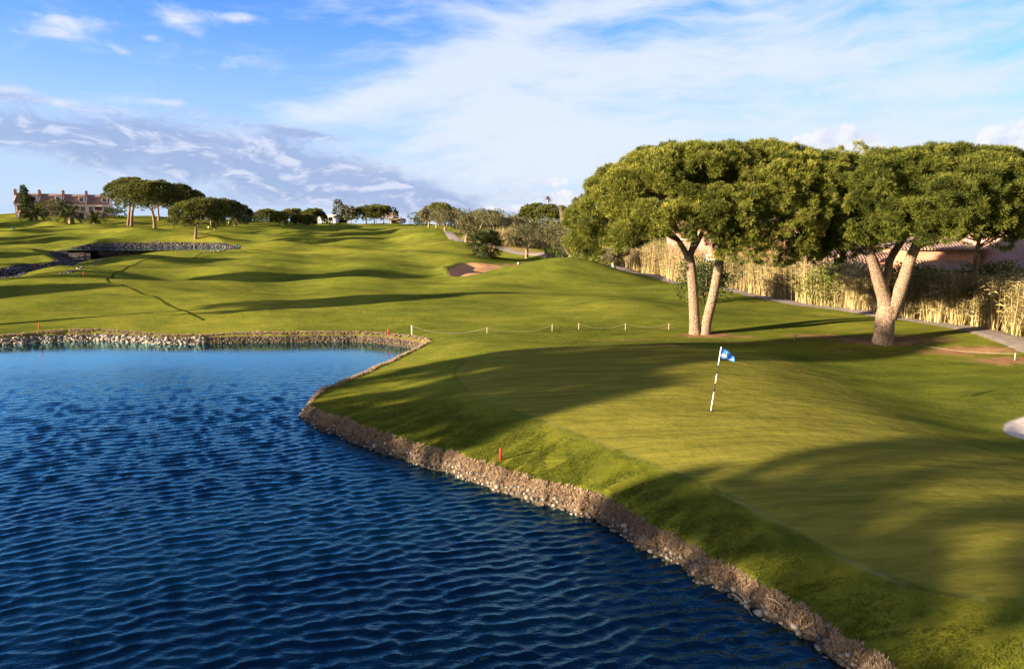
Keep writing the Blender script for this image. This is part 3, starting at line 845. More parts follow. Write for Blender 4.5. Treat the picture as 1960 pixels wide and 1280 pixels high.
def tufts(P, N, k, length, width, spread=0.9, r=rng, var=None):
    """k needle triangles fanning round direction N at each point P"""
    n = len(P)
    D = unit(N[:, None, :] + r.normal(0, spread, (n, k, 3)) * .6)
    L = length * r.uniform(.6, 1.15, (n, k, 1))
    side = unit(np.cross(D, unit(r.normal(0, 1, (n, k, 3))))) * (width * .5) * r.uniform(.7, 1.3, (n, k, 1))
    base = P[:, None, :] + r.normal(0, length * .12, (n, k, 3))
    mid = base + D * L * .55
    tip = base + D * L
    V = np.stack([base, mid + side, tip, mid - side], 2).reshape(-1, 3)
    Q = np.arange(n * k * 4).reshape(-1, 4)
    tv = (r.uniform(0, 1, n) if var is None else var)
    v = np.clip(tv[:, None, None] * .65 + r.uniform(0, .35, (n, k, 1)) + np.array([-.34, 0, .26, 0])[None, None, :], 0, 1).ravel()  # dark bases, light tips: clump light and shade put into the colour
    return V, Q, v


def join(parts):
    V, Q, v, n = [], [], [], 0
    for a, b, c in parts:
        V.append(a); Q.append(b + n); v.append(c); n += len(a)
    return np.concatenate(V), np.concatenate(Q), np.concatenate(v)


def leaves(P, N, size, r=rng, aspect=.45, jitter=.8, var=None):
    n = len(P)
    D = unit(N + r.normal(0, jitter, (n, 3)))
    S_ = unit(np.cross(D, r.normal(0, 1, (n, 3))))
    L = size * r.uniform(.6, 1.3, (n, 1))
    b = P; mid = P + D * L * .5
    V = np.stack([b, mid + S_ * L * aspect * .5, P + D * L, mid - S_ * L * aspect * .5], 1).reshape(-1, 3)
    Q = np.arange(n * 4).reshape(-1, 4)
    tv = r.uniform(0, 1, n) if var is None else np.clip(var + r.normal(0, .15, n), 0, 1)
    return V, Q, np.repeat(tv, 4)


def sphere_pts(n, r=rng, up=0.0):
    v = unit(r.normal(0, 1, (n, 3)))
    if up: v = unit(v + np.array([0, 0, up]))
    return v


def pads_umbrella(rx, ry, ztop, zrim, droop, npad, r, flat=2.6, lumps=0.35, asym=(0, 0)):
    """centres of branch pads over an umbrella crown; returns centres, outward directions, radius scale"""
    u = np.sqrt(r.uniform(0, 1, npad)); a = r.uniform(0, 2 * pi, npad)
    # more pads near the rim, where the skin turns down
    u = np.clip(u ** .8, 0, 1)
    x = rx * u * np.cos(a) + asym[0] * u; y = ry * u * np.sin(a) + asym[1] * u
    zt = zrim + (ztop - zrim) * (1 - u ** flat) ** (1 / 1.9)
    z = zt + r.normal(0, lumps, npad) * (.35 + .3 * u) + (u > .9) * r.uniform(-droop, 0, npad)
    N = unit(np.c_[x / rx ** 1.2 * (.35 + u), y / ry ** 1.2 * (.35 + u), .9 - .75 * u ** 2.5])
    return np.c_[x, y, z], N, u


def pine_crown(name, parent, rx, ry, ztop, zrim, droop, npad, prad, ntuft, k, L, w, mat, r, under=.35, extra=None, flat=2.6, lumps=.35, keep=None):
    C0, N0, u = pads_umbrella(rx, ry, ztop, zrim, droop, npad, r, flat, lumps)
    # a second, deeper layer closes the crown; the underside stays open and dark
    C1, N1, u1 = pads_umbrella(rx * .86, ry * .86, zrim + (ztop - zrim) * .62, zrim - .1, droop * .4, int(npad * under), r, flat, lumps)
    C_ = np.r_[C0, C1]; N_ = np.r_[N0, N1]
    if extra is not None: C_ = np.r_[C_, extra[0]]; N_ = np.r_[N_, extra[1]]
    if keep is not None:
        q = keep(C_); C_, N_ = C_[q], N_[q]
    R_ = prad * r.uniform(.65, 1.3, len(C_))
    n = len(C_)
    d = sphere_pts(n * ntuft, r).reshape(n, ntuft, 3)
    d = unit(d + N_[:, None, :] * .75)
    P = C_[:, None, :] + d * R_[:, None, None] * np.array([1.05, 1.05, .8]) * r.uniform(.72, 1.03, (n, ntuft, 1))
    padv = r.normal(.45, .16, n)
    tv = np.clip(np.repeat(padv, ntuft) + r.normal(0, .14, n * ntuft), 0, 1)
    V, Q, v = tufts(P.reshape(-1, 3), unit(d + N_[:, None, :] * .25 + np.array([0, 0, .25])).reshape(-1, 3), k, L, w, .95, r, tv)
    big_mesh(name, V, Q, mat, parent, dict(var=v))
    return C_


def bez(a, b, c, n=8):
    t = np.linspace(0, 1, n)[:, None]
    return (1 - t) ** 2 * a + 2 * t * (1 - t) * b + t * t * c


def limbs(parent, starts, targets, r, r0, mat, sub=5, rise=.5):
    """big limbs, each a part with its own side branches"""
    for s_, e in zip(starts, targets):
        s_, e = np.asarray(s_, float), np.asarray(e, float)
        m = MB()
        L = np.linalg.norm(e - s_)
        mid = s_ + (e - s_) * .45 + np.array([0, 0, -L * .10 * rise]) + r.normal(0, L * .05, 3)
        p = bez(s_, mid, e, 9)
        m.tube(p, np.linspace(r0, r0 * .3, 9) * r.uniform(.85, 1.1), 7, wob=.05)
        for _ in range(sub):
            i = r.integers(3, 8)
            q = p[i] + np.array([r.normal(0, L * .24), r.normal(0, L * .24), r.uniform(.05, .30) * L])
            m.tube(bez(p[i], (p[i] + q) / 2 + r.normal(0, L * .05, 3), q, 5), np.linspace(r0 * .32, r0 * .1, 5), 5)
        m.build("limb", mat, parent, True)


def trunk_pts(a, b, bend, n=10, r=rng):
    a, b = np.asarray(a, float), np.asarray(b, float)
    p = bez(a, (a + b) / 2 + np.asarray(bend, float), b, n)
    p[1:-1] += r.normal(0, .025, (n - 2, 3))
    return p


def px_local(root, px, py, d):
    return at_d(px, py, d) - np.asarray(root)


# ------------------------------------------------------------------ the two great pines
def great_pine_one():
    r = np.random.default_rng(11)
    base = stand(1341, 640, 41.0)
    o = empty("stone_pine", base, "large stone pine with twin pale trunks leaning apart behind the blue flag", "tree", "great pines beside the putting green")
    L = lambda px, py, d=41.0: px_local(base, px, py, d)
    t = MB()
    g = np.array([0, 0, -.25])
    a = [L(1331, 640) * [1, 1, 0] + g, L(1329, 600), L(1326, 550), L(1322, 505), L(1317, 488)]
    t.tube(catmull(a, 4, False), np.interp(np.linspace(0, 1, 17), [0, .06, .15, .5, 1], [.60, .40, .33, .29, .27]), 12, wob=.035)
    t.tube(catmull([L(1317, 492), L(1306, 472), L(1294, 455), L(1272, 437, 40.5)], 3, False), np.linspace(.2, .10, 10), 9, wob=.04)
    t.tube(catmull([L(1320, 492), L(1328, 465, 41.3), L(1330, 440, 41.5), L(1318, 405, 41.5)], 3, False), np.linspace(.22, .1, 10), 9, wob=.04)
    t.tube(catmull([L(1318, 490), L(1336, 462, 41.2), L(1352, 425, 42), L(1372, 390, 42.5)], 3, False), np.linspace(.17, .08, 10), 8, wob=.04)
    b = [L(1349, 641, 40.9) * [1, 1, 0] + g, L(1353, 615, 40.8), L(1364, 570, 40.6), L(1374, 520, 40.5), L(1382, 472, 40.4), L(1386, 455, 40.4)]
    t.tube(catmull(b, 4, False), np.interp(np.linspace(0, 1, 21), [0, .06, .15, .5, 1], [.56, .38, .31, .27, .24]), 12, wob=.035)
    t.tube(catmull([L(1384, 462, 40.4), L(1372, 452, 40.3), L(1358, 441, 40), L(1351, 420, 39.6)], 3, False), np.linspace(.15, .08, 10), 8, wob=.04)
    t.tube(catmull([L(1385, 458, 40.4), L(1396, 430, 41), L(1420, 400, 41.5)], 3, False), np.linspace(.18, .08, 7), 8, wob=.04)
    t.build("trunk", M_BARK, o, True)
    cx, cy = L(1384, 400)[0], .6
    rx, ry = 9.1, 6.8
    ztop, zrim = L(1380, 276)[2] + .25, L(1100, 425)[2]
    sh = np.array([cx, cy, 0])
    cr = MB()
    # crown pads in crown space, then moved; the left skirt hangs lower
    lo = []
    for px, py, d in [(1120, 455, 40), (1135, 468, 39.5), (1160, 462, 39), (1185, 455, 38.5), (1210, 452, 38), (1112, 430, 41), (1150, 440, 38.5), (1240, 450, 37.5), (1270, 440, 37), (1300, 430, 36.5), (1270, 420, 36.5), (1400, 455, 37), (1430, 470, 37), (1465, 478, 37.3), (1500, 470, 37.5),
                      (1425, 440, 36.5), (1460, 450, 36.8), (1530, 480, 38), (1555, 470, 38.5), (1500, 490, 38.5), (1545, 492, 39.5), (1410, 480, 37.8), (1490, 450, 36.6), (1230, 430, 37.5), (1580, 450, 39), (1340, 435, 36), (1360, 425, 35.8), (1130, 420, 40), (1580, 490, 41), (1450, 490, 40), (1600, 330, 40), (1620, 360, 40), (1640, 390, 40.5), (1590, 380, 38), (1570, 340, 37.5), (1580, 420, 38), (1610, 430, 40), (1540, 430, 37), (1630, 340, 43), (1560, 318, 41), (1600, 330, 42.5), (1375, 440, 36.5), (1250, 432, 36.8), (1190, 438, 37.8), (1380, 470, 38.5)]:
        c = L(px, py, d); lo.append(c + [0, 0, .25])
    lo = np.array(lo); lo = np.r_[lo, lo + r.normal(0, .5, lo.shape) + [0, .3, .3]]
    eN = unit((lo - [cx, cy, ztop - 4]) * [1, 1, .3] + [0, 0, .8])
    n_ = 250
    C0, N0, u = pads_umbrella(rx - 1.15, ry - 1.0, ztop - zrim - 1.05, 0, .7, n_, r, 2.9, .12)
    C1, N1, u1 = pads_umbrella(rx * .7, ry * .7, (ztop - zrim) * .5, 0, .4, 80, r, 2.5, .3)
    C_ = np.r_[C0 + [cx, cy, zrim], C1 + [cx, cy, zrim], lo]
    N_ = np.r_[N0, N1, eN]
    side = C_[:, 0] < cx - 4
    C_, N_ = lobes_to_pads(C_, N_, .78, 6, r)
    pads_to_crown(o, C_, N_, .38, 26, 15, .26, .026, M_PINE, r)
    st = [L(1294, 455), L(1272, 437, 40.5), L(1330, 440, 41.5), L(1318, 405, 41.5), L(1372, 390, 42.5), L(1352, 425, 42), L(1351, 420, 39.6), L(1420, 400, 41.5), L(1390, 440, 40.8), L(1330, 440, 41.5), L(1300, 462), L(1386, 455, 40.4)]
    en = [L(1180, 420, 40), L(1150, 440, 39), L(1300, 340, 40), L(1240, 360, 38), L(1420, 330, 44), L(1400, 350, 46), L(1340, 380, 37.5), L(1500, 370, 41), L(1450, 430, 38.2), L(1330, 350, 46), L(1230, 430, 38.5), L(1480, 440, 41.5)]
    limbs(o, st, en, r, .12, M_BARK_D, 6)
    return o


def pads_to_crown(parent, C_, N_, prad, ntuft, k, L, w, mat, r, squash=.8, name="crown"):
    R_ = prad * r.uniform(.6, 1.3, len(C_)); n = len(C_)
    d = unit(sphere_pts(n * ntuft, r).reshape(n, ntuft, 3) + N_[:, None, :] * .75)
    P = C_[:, None, :] + d * R_[:, None, None] * np.array([1.05, 1.05, squash]) * r.uniform(.7, 1.03, (n, ntuft, 1))
    tv = np.clip(np.repeat(r.normal(.45, .2, n), ntuft) + r.normal(0, .14, n * ntuft), 0, 1)
    V, Q, v = tufts(P.reshape(-1, 3), unit(d + N_[:, None, :] * .25 + np.array([0, 0, .25])).reshape(-1, 3), k, L, w, .95, r, tv)
    return big_mesh(name, V, Q, mat, parent, dict(var=v))


def lobes_to_pads(C_, N_, R, k, r):
    """every lobe of the crown carries k smaller pads over its outer side"""
    n = len(C_)
    d = unit(sphere_pts(n * k, r).reshape(n, k, 3) + N_[:, None, :] * .7)
    R_ = R * r.uniform(.7, 1.35, (n, 1, 1))
    P = C_[:, None, :] + d * R_ * [1, 1, .75] * r.uniform(.85, 1.05, (n, k, 1))
    return P.reshape(-1, 3), unit(d + N_[:, None, :] * .5).reshape(-1, 3)


def great_pine_two():
    r = np.random.default_rng(12)
    D = 38.0
    base = stand(1692, 657, D)
    o = empty("stone_pine", base, "large stone pine forking low into three pale limbs behind a low rope", "tree", "great pines beside the putting green")
    L = lambda px, py, d=D: px_local(base, px, py, d)
    g = np.array([0, 0, -.25])
    t = MB()
    a = [L(1690, 657) * [1, 1, 0] + g, L(1692, 625), L(1696, 600), L(1699, 585)]
    t.tube(catmull(a, 4, False), np.interp(np.linspace(0, 1, 13), [0, .08, .2, .6, 1], [.82, .60, .53, .50, .5]), 14, wob=.03)
    t.tube(catmull([L(1699, 600), L(1692, 570), L(1683, 540, 37.8), L(1674, 510, 37.6), L(1664, 480, 37.4), L(1660, 455, 37.3)], 3, False), np.linspace(.42, .20, 16), 11, wob=.03)
    t.tube(catmull([L(1690, 550, 37.9), L(1697, 528, 38.2), L(1703, 500, 38.5), L(1720, 470, 39), L(1735, 450, 39.5)], 3, False), np.linspace(.27, .16, 13), 10, wob=.03)
    t.tube(catmull([L(1702, 608, 37.9), L(1716, 575, 37.8), L(1728, 540, 37.6), L(1738, 508, 37.5), L(1750, 478, 37.5), L(1762, 450, 37.5)], 3, False), np.linspace(.40, .22, 16), 11, wob=.03)
    t.build("trunk", M_BARK, o, True)
    cx = L(1800, 400)[0]; cy = 0.8
    rx, ry = 7.0, 6.2
    ztop, zrim = L(1790, 280)[2] + .15, L(1700, 420)[2] - .2
    lo = np.array([L(px, py, d) + [0, 0, .2] for px, py, d in [(1640, 440, 36.5), (1620, 460, 37.5), (1660, 455, 36), (1700, 440, 34.5), (1740, 420, 33.5), (1790, 400, 33), (1800, 440, 33.2), (1830, 420, 33), (1850, 440, 33.5), (1870, 400, 33), (1900, 430, 34), (1920, 450, 34.5), (1880, 455, 34.5), (1940, 430, 35.5), (1820, 380, 32.8), (1860, 370, 33), (1780, 445, 35), (1690, 460, 38), (1930, 400, 35), (1620, 420, 37), (1630, 330, 38.5), (1640, 360, 36.5), (1670, 340, 35.5), (1690, 380, 34.5), (1620, 390, 37.5), (1660, 400, 35.5), (1700, 335, 36.5)]])
    eN = unit((lo - [cx, cy, ztop - 4]) * [1, 1, .3] + [0, 0, .8])
    C0, N0, u = pads_umbrella(rx - 1.1, ry - 1.0, ztop - zrim - 1.05, 0, .7, 210, r, 2.7, .12)
    C1, N1, u1 = pads_umbrella(rx * .7, ry * .7, (ztop - zrim) * .5, 0, .4, 66, r, 2.4, .3)
    C_ = np.r_[C0 + [cx, cy, zrim], C1 + [cx, cy, zrim], lo]
    N_ = np.r_[N0, N1, eN]
    C_, N_ = lobes_to_pads(C_, N_, .78, 6, r)
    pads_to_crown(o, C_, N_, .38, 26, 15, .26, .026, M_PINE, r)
    st = [L(1660, 455, 37.3), L(1664, 480, 37.4), L(1660, 455, 37.3), L(1735, 450, 39.5), L(1735, 450, 39.5), L(1762, 450, 37.5), L(1762, 450, 37.5), L(1756, 464, 37.5), L(1674, 490, 37.6), L(1750, 478, 37.5)]
    en = [L(1650, 370, 37), L(1610, 440, 38.5), L(1700, 410, 36.5), L(1740, 350, 42), L(1680, 360, 43), L(1800, 360, 35), L(1860, 380, 38.5), L(1890, 430, 37), L(1600, 460, 40), L(1830, 440, 41)]
    limbs(o, st, en, r, .13, M_BARK_D, 6)
    return o


great_pine_one()
great_pine_two()


# ------------------------------------------------------------------ smaller stone pines, built to size
def stone_pine(base, h, rx, ztrunk, label, group, seed, lean=(0, 0), npad=90, ntuft=20, k=10, L=.42, w=.085, rad_=.26, forks=5, two=None, mat=None, ry=None, thick=None, name="stone_pine", flat=2.3):
    r = np.random.default_rng(seed)
    o = empty(name, base, label, "tree", group)
    t = MB()
    top = np.array([lean[0], lean[1], ztrunk])
    t.tube(trunk_pts((0, 0, -.3), top, (lean[0] * -.25, 0, 0), 9, r), np.interp(np.linspace(0, 1, 9), [0, .15, 1], [rad_ * 1.35, rad_, rad_ * .72]), 9, wob=.05)
    if two: t.tube(trunk_pts((two[0], two[1], -.3), (two[2], two[3], ztrunk), (0, 0, 0), 8, r), np.linspace(rad_ * 1.1, rad_ * .6, 8), 8, wob=.05)
    t.build("trunk", M_BARK if k >= 10 else M_BARK_D, o, True)
    ry = ry or rx * .92
    thick = thick or (h - ztrunk) * .82
    C0, N0, u = pads_umbrella(rx - .5, ry - .5, thick, 0, .5, npad, r, flat, .25)
    C1, N1, u1 = pads_umbrella(rx * .75, ry * .75, thick * .55, 0, .3, npad // 3, r, flat, .25)
    off = np.array([lean[0], lean[1], h - thick - .5])
    pads_to_crown(o, np.r_[C0, C1] + off, np.r_[N0, N1], .8 * (rx / 5) ** .5, ntuft, k, L, w, mat or M_PINE_FAR, r)
    if forks:
        a = np.linspace(0, 2 * pi, forks, endpoint=False) + r.uniform(0, 1)
        limbs(o, [top - [0, 0, .15 * i / forks * ztrunk] for i in range(forks)], [off + [cos(q) * rx * .62, sin(q) * ry * .62, thick * .28] for q in a], r, rad_ * .42, M_BARK, 4)
    return o


def bush(base, w, d, h, mat, label, cat, group, seed, n=1500, size=.22, name="shrub", stem=False, lob=9):
    """a leafy mass of several lobes; foliage (and stem) are its parts"""
    r = np.random.default_rng(seed)
    o = empty(name, base, label, cat, group)
    q = r.uniform(-1, 1, (lob, 3)); q[:, 2] = r.uniform(.25, .8, lob)
    Cn = q * [w * .3, d * .3, h]; Cn[:, 2] = np.clip(Cn[:, 2], h * .25, h * .78)
    Rn = np.c_[np.full(lob, w * .27), np.full(lob, d * .27), np.full(lob, h * .26)] * r.uniform(.7, 1.25, (lob, 1))
    i = r.integers(0, lob, n); dr = sphere_pts(n, r)
    P = Cn[i] + dr * Rn[i] * r.uniform(.65, 1.0, (n, 1)); P[:, 2] = np.maximum(P[:, 2], .02)
    V, Q, v = leaves(P, dr + [0, 0, .3], size, r, .5, .6, r.normal(.45, .2, lob)[i])
    big_mesh("foliage", V, Q, mat, o, dict(var=v))
    m = MB()
    for _ in range(5):
        e = np.array([r.normal(0, w * .15), r.normal(0, d * .15), h * .6])
        m.tube(bez(np.array([0, 0, -.1]), e * .5 + r.normal(0, .05, 3), e, 5), np.linspace(.05, .02, 5) * max(1, h / 2.5), 5)
    m.build("stem", M_BARK_D, o, True)
    return o


def olive(base, w, h, label, seed, name="olive_tree", n=1700, size=.24, mat=None, forks=5, rad_=.2, group="olive trees along the cart path"):
    r = np.random.default_rng(seed)
    o = empty(name, base, label, "tree", group)
    t = MB()
    hf = h * .28
    t.tube(trunk_pts((0, 0, -.2), (r.normal(0, .1), 0, hf), (r.normal(0, .08), 0, 0), 6, r), np.linspace(rad_ * 1.5, rad_, 6), 9, wob=.1)
    ends = []
    for q in range(forks):
        a = 2 * pi * q / forks + r.uniform(-.4, .4)
        e = np.array([cos(a) * w * .3, sin(a) * w * .3, h * r.uniform(.55, .75)]); ends.append(e)
        t.tube(bez(np.array([0, 0, hf * .9]), np.array([cos(a) * w * .14, sin(a) * w * .14, h * .38]), e, 6), np.linspace(rad_ * .6, rad_ * .15, 6), 6)
    t.build("trunk", M_OBARK, o, True)
    lob = 14
    Cn = np.c_[r.normal(0, w * .22, lob), r.normal(0, w * .22, lob), h * r.uniform(.42, .86, lob)]
    Rn = np.c_[np.full(lob, w * .2), np.full(lob, w * .2), np.full(lob, h * .15)] * r.uniform(.7, 1.3, (lob, 1))
    i = r.integers(0, lob, n); dr = sphere_pts(n, r)
    P = Cn[i] + dr * Rn[i] * r.uniform(.5, 1.05, (n, 1))
    V, Q, v = leaves(P, dr + [0, 0, .2], size, r, .35, .8, r.normal(.5, .2, lob)[i])
    big_mesh("crown", V, Q, mat or M_OLIVE, o, dict(var=v))
    return o


def bare_tree(base, w, h, label, seed, narrow=False, group=None, leaf=0, rad_=.25, name="bare_tree"):
    r = np.random.default_rng(seed)
    o = empty(name, base, label, "tree", group)
    t = MB(); b = MB()
    hf = h * (.3 if not narrow else .2)
    t.tube(trunk_pts((0, 0, -.2), (0, 0, hf), (.05, 0, 0), 6, r), np.linspace(rad_ * 1.4, rad_, 6), 8, wob=.06)

    def grow(p, d, L, rr, lev):
        e = p + d * L
        b.tube(bez(p, (p + e) / 2 + r.normal(0, L * .06, 3), e, 4), np.linspace(rr, rr * .6, 4), 4 if lev > 1 else 6, cap=False)
        if lev >= 5: return
        for _ in range(3 if lev < 4 else 2):
            nd = unit(d + r.normal(0, .42 if not narrow else .2, 3) + [0, 0, .08 if not narrow else .3])
            grow(p + d * L * r.uniform(.55, 1), nd, L * r.uniform(.6, .85), rr * .58, lev + 1)
    for q in range(4):
        a = 2 * pi * q / 4 + r.uniform(-.3, .3)
        d0 = unit(np.array([cos(a) * (w / h) * 1.3, sin(a) * (w / h) * 1.3, .75])) if not narrow else unit(np.array([cos(a) * .2, sin(a) * .2, 1]))
        grow(np.array([0, 0, hf * .95]), d0, h * .26, rad_ * .5, 1)
    t.build("trunk", M_OBARK, o, True)
    b.build("branches", M_TWIG, o, True)
    return o


def palm(base, h_trunk, frond, nf, label, seed, rad_=.45, group="palms on the lawn", name="palm_tree", young=False, up=.5):
    r = np.random.default_rng(seed)
    o = empty(name, base, label, "palm", group)
    t = MB()
    t.tube([(0, 0, -.3), (0, 0, .2), (0, 0, h_trunk * .6), (0, 0, h_trunk)], [rad_ * .9, rad_ * 1.05, rad_, rad_ * .8], 12, wob=.07)
    t.build("trunk", M_PBARK, o, True)
    for q in range(nf):
        a = q * 2.39996 + r.uniform(-.2, .2); f = q / nf
        el = rad(80 - 85 * f ** .8) * up / .5 if not young else rad(70 - 40 * f)
        el = min(el, rad(82))
        L = frond * r.uniform(.8, 1.1)
        dirh = np.array([cos(a), sin(a), 0])
        n = 9; s = np.linspace(0, 1, n)
        ang = el - s ** 1.4 * (1.15 if not young else .9)
        p = np.zeros((n, 3)); p[0] = [0, 0, h_trunk - .1]
        for i in range(1, n): p[i] = p[i - 1] + (dirh * cos(ang[i]) + np.array([0, 0, sin(ang[i])])) * L / (n - 1)
        m = MB(); m.tube(p, np.linspace(.06, .015, n), 4, cap=False)
        side = np.array([-sin(a), cos(a), 0])
        ss = np.linspace(.12, .98, 22)
        pts = np.stack([np.interp(ss, s, p[:, j]) for j in range(3)], 1)
        tang = unit(np.gradient(pts, axis=0))
        vv, ff, c = [], [], 0
        for i in range(22):
            ll = L * .26 * (1 - abs(ss[i] - .45) * 1.1)
            for sg in (-1, 1):
                d = unit(side * sg + tang[i] * .75 + np.array([0, 0, .25 - .35 * ss[i]]))
                e = pts[i] + d * ll; wv = tang[i] * .085 * L / 3
                vv += [pts[i] - wv, pts[i] + wv, e]; ff.append((c, c + 1, c + 2)); c += 3
        m.add(np.array(vv), ff, 0, float(np.clip(r.normal(.45 + .1 * (f < .3), .15), 0, 1)))
        m.build("frond", M_PALM, o)
    return o


def conifer(base, w, h, label, seed, group, n=1400, size=.5, name="conifer_tree", bare=.18, mat=None, shape="cone"):
    r = np.random.default_rng(seed)
    o = empty(name, base, label, "tree", group)
    t = MB(); t.tube(trunk_pts((0, 0, -.2), (0, 0, h * .95), (.1, 0, 0), 8, r), np.linspace(.22, .05, 8) * h / 8, 7, wob=.05)
    t.build("trunk", M_BARK_D, o, True)
    z = r.uniform(bare, 1, n); lay = 12
    zz = np.round(z * lay) / lay + r.normal(0, .018, n)
    prof = np.clip((1.03 - z) / (1 - bare), 0, 1) ** .55 if shape == "cone" else np.sin(np.clip((z - bare * .6) / (1.02 - bare * .6), 0, 1) * pi) ** .5
    a = r.uniform(0, 2 * pi, n); blotch = .75 + .35 * np.sin(a * 3 + z * 14) * np.cos(a * 2 - z * 9)
    rr = w * .5 * prof * blotch * np.sqrt(r.uniform(.25, 1, n))
    P = np.c_[rr * np.cos(a), rr * np.sin(a), zz * h]
    N = unit(np.c_[np.cos(a), np.sin(a), np.full(n, .15)])
    V, Q, v = leaves(P, N, size, r, .4, .6)
    big_mesh("crown", V, Q, mat or M_CONIFER, o, dict(var=v))
    return o

# ------------------------------------------------------------------ planting
FARP = "stone pines on the hill"
LAWN = "stone pines on the lawn below the houses"


def G(px, d): return stand(px, 0, d)


stone_pine(G(213, 165), 10.9, 6.4, 5.4, "stone pine with a curved double trunk on the lawn beside the pink houses", LAWN, 21, lean=(1.2, 0), npad=130, two=(-1.6, 1.5, -.6, 1.5), rad_=.34, L=.5, w=.1)
stone_pine(G(261, 150), 10.0, 6.6, 4.3, "stone pine with a straight pale trunk on a grassy mound above the rocky pond", LAWN, 22, lean=(-.3, 0), npad=130, rad_=.33, L=.5, w=.1)
stone_pine(G(341, 131), 7.0, 5.0, 2.6, "smaller low stone pine standing alone nearest the rocky pond", LAWN, 23, lean=(.3, 0), npad=110, rad_=.26, L=.42, w=.09)
for i, (px, d, h, rx, zt, lb) in enumerate([
    (290, 185, 10.8, 7.5, 4.6, "broad dark stone pine behind the straight trunked pine on the mound"), (318, 190, 9.0, 6.5, 4.2, "dark stone pine merging into the grove in front of the chimney"),
    (270, 195, 8.5, 5.5, 4.2, "dark stone pine between the two lawn pines at the back of the grove"), (375, 180, 7.6, 5.2, 3.0, "dark stone pine just beyond the small lone pine"),
    (403, 205, 7.0, 5.4, 2.2, "rounded dark stone pine behind the sunlit palm"), (425, 212, 6.0, 5.0, 2.0, "low rounded dark stone pine right beside the sunlit palm")]):
    stone_pine(G(px, d), h, rx, zt, lb, "dark stone pines of the hilltop grove", 30 + i, npad=80, ntuft=16, k=8, L=.6, w=.14, rad_=.3, forks=3)
for i, (px, d, h, rx, zt, lb) in enumerate([
    (486, 235, 4.9, 3.9, 1.4, "rounded stone pine rising out of the dark hedge on the crest"), (512, 205, 4.0, 2.6, 1.5, "small round stone pine on the crest in front of a white house"), (538, 240, 5.2, 4.6, 2.0, "flat topped stone pine above the white house roof"),
    (553, 212, 3.3, 2.6, 1.3, "smallest round stone pine on the crest"), (571, 215, 3.5, 2.6, 1.3, "small round stone pine standing below the taller crest pine"), (581, 225, 5.2, 4.2, 2.2, "tall round stone pine beside the pale blue building"),
    (687, 228, 6.0, 4.4, 2.4, "umbrella stone pine with a bare stem beside the three conifers"), (703, 226, 5.7, 3.8, 1.6, "dense stone pine between the umbrella pine and the leafless tree"), (722, 236, 6.2, 4.8, 2.4, "dark stone pine behind the leafless tree"),
    (706, 240, 6.4, 4.4, 2.6, "tallest stone pine of the crest clump, at its back")]):
    stone_pine(G(px, d), h, rx, zt, lb, FARP, 50 + i, npad=60, ntuft=14, k=8, L=.6, w=.15, rad_=.18, forks=3)
stone_pine(G(833, 200), 6.8, 5.4, 2.2, "broad stone pine behind the olives on the right shoulder of the fairway", FARP, 63, npad=80, ntuft=16, k=8, L=.6, w=.15, forks=2)
stone_pine(G(1030, 165), 6.8, 4.4, 3.6, "umbrella pine with many pale stems beyond the olives", "pines beyond the olive trees", 64, npad=80, ntuft=16, k=8, L=.5, w=.12, forks=6, flat=2.0)
stone_pine(G(1062, 160), 7.4, 4.6, 3.6, "taller umbrella pine with many pale stems beside the great pine crown", "pines beyond the olive trees", 65, npad=80, ntuft=16, k=8, L=.5, w=.12, forks=7, flat=2.0)
stone_pine(G(1918, 46.5), 10.6, 6.2, 5.5, "thin stemmed stone pine rising out of the reeds at the pink house", "great pines beside the putting green", 66, lean=(.2, 0), npad=150, ntuft=26, k=13, L=.42, w=.06, rad_=.17, forks=6, mat=M_PINE)
0 and stone_pine(G(1560, 56), 9.5, 6.0, 5.0, "stone pine behind the reeds, between the two great pines", "great pines beside the putting green", 67, lean=(.6, 0), npad=130, ntuft=24, k=12, L=.45, w=.07, rad_=.2, forks=6, mat=M_PINE)

for i, (px, d, w, h, lb) in enumerate([
    (632, 226, 4.6, 7.4, "tallest and leftmost of three conifers on the crest"), (646, 230, 3.8, 5.8, "middle conifer of three on the crest"), (656, 224, 4.6, 5.4, "shortest conifer of three, next to the umbrella pine")]):
    conifer(G(px, d), w, h, lb, 70 + i, "conifers on the crest", 420, .95, bare=.22)
for i, (px, d, w, h, lb) in enumerate([(4, 200, 2.6, 9.0, "tall dark cypress at the end of the pink terrace"), (14, 206, 2.0, 6.4, "shorter dark cypress against the pink terrace wall"), (384, 200, 1.8, 6.5, "thin dark cypress in front of the hilltop grove")]):
    conifer(G(px, d), w, h, lb, 75 + i, "cypresses", 2600, .55, name="cypress_tree", bare=.02, mat=M_SHRUB, shape="col")
bare_tree(G(737, 222), 10, 6.2, "spreading leafless tree with pale twigs on the crest", 80, rad_=.3)
bare_tree(G(1090, 118), 3, 8.6, "tall narrow leafless poplar at the left edge of the great pine crown", 81, narrow=True, rad_=.12)
bare_tree(G(890, 165), 5, 5.0, "thin leafless tree sticking up above the olives", 82, rad_=.14)
bare_tree(G(985, 145), 3, 5.4, "wispy leafless sapling above the roadside scrub", 83, narrow=True, rad_=.08)

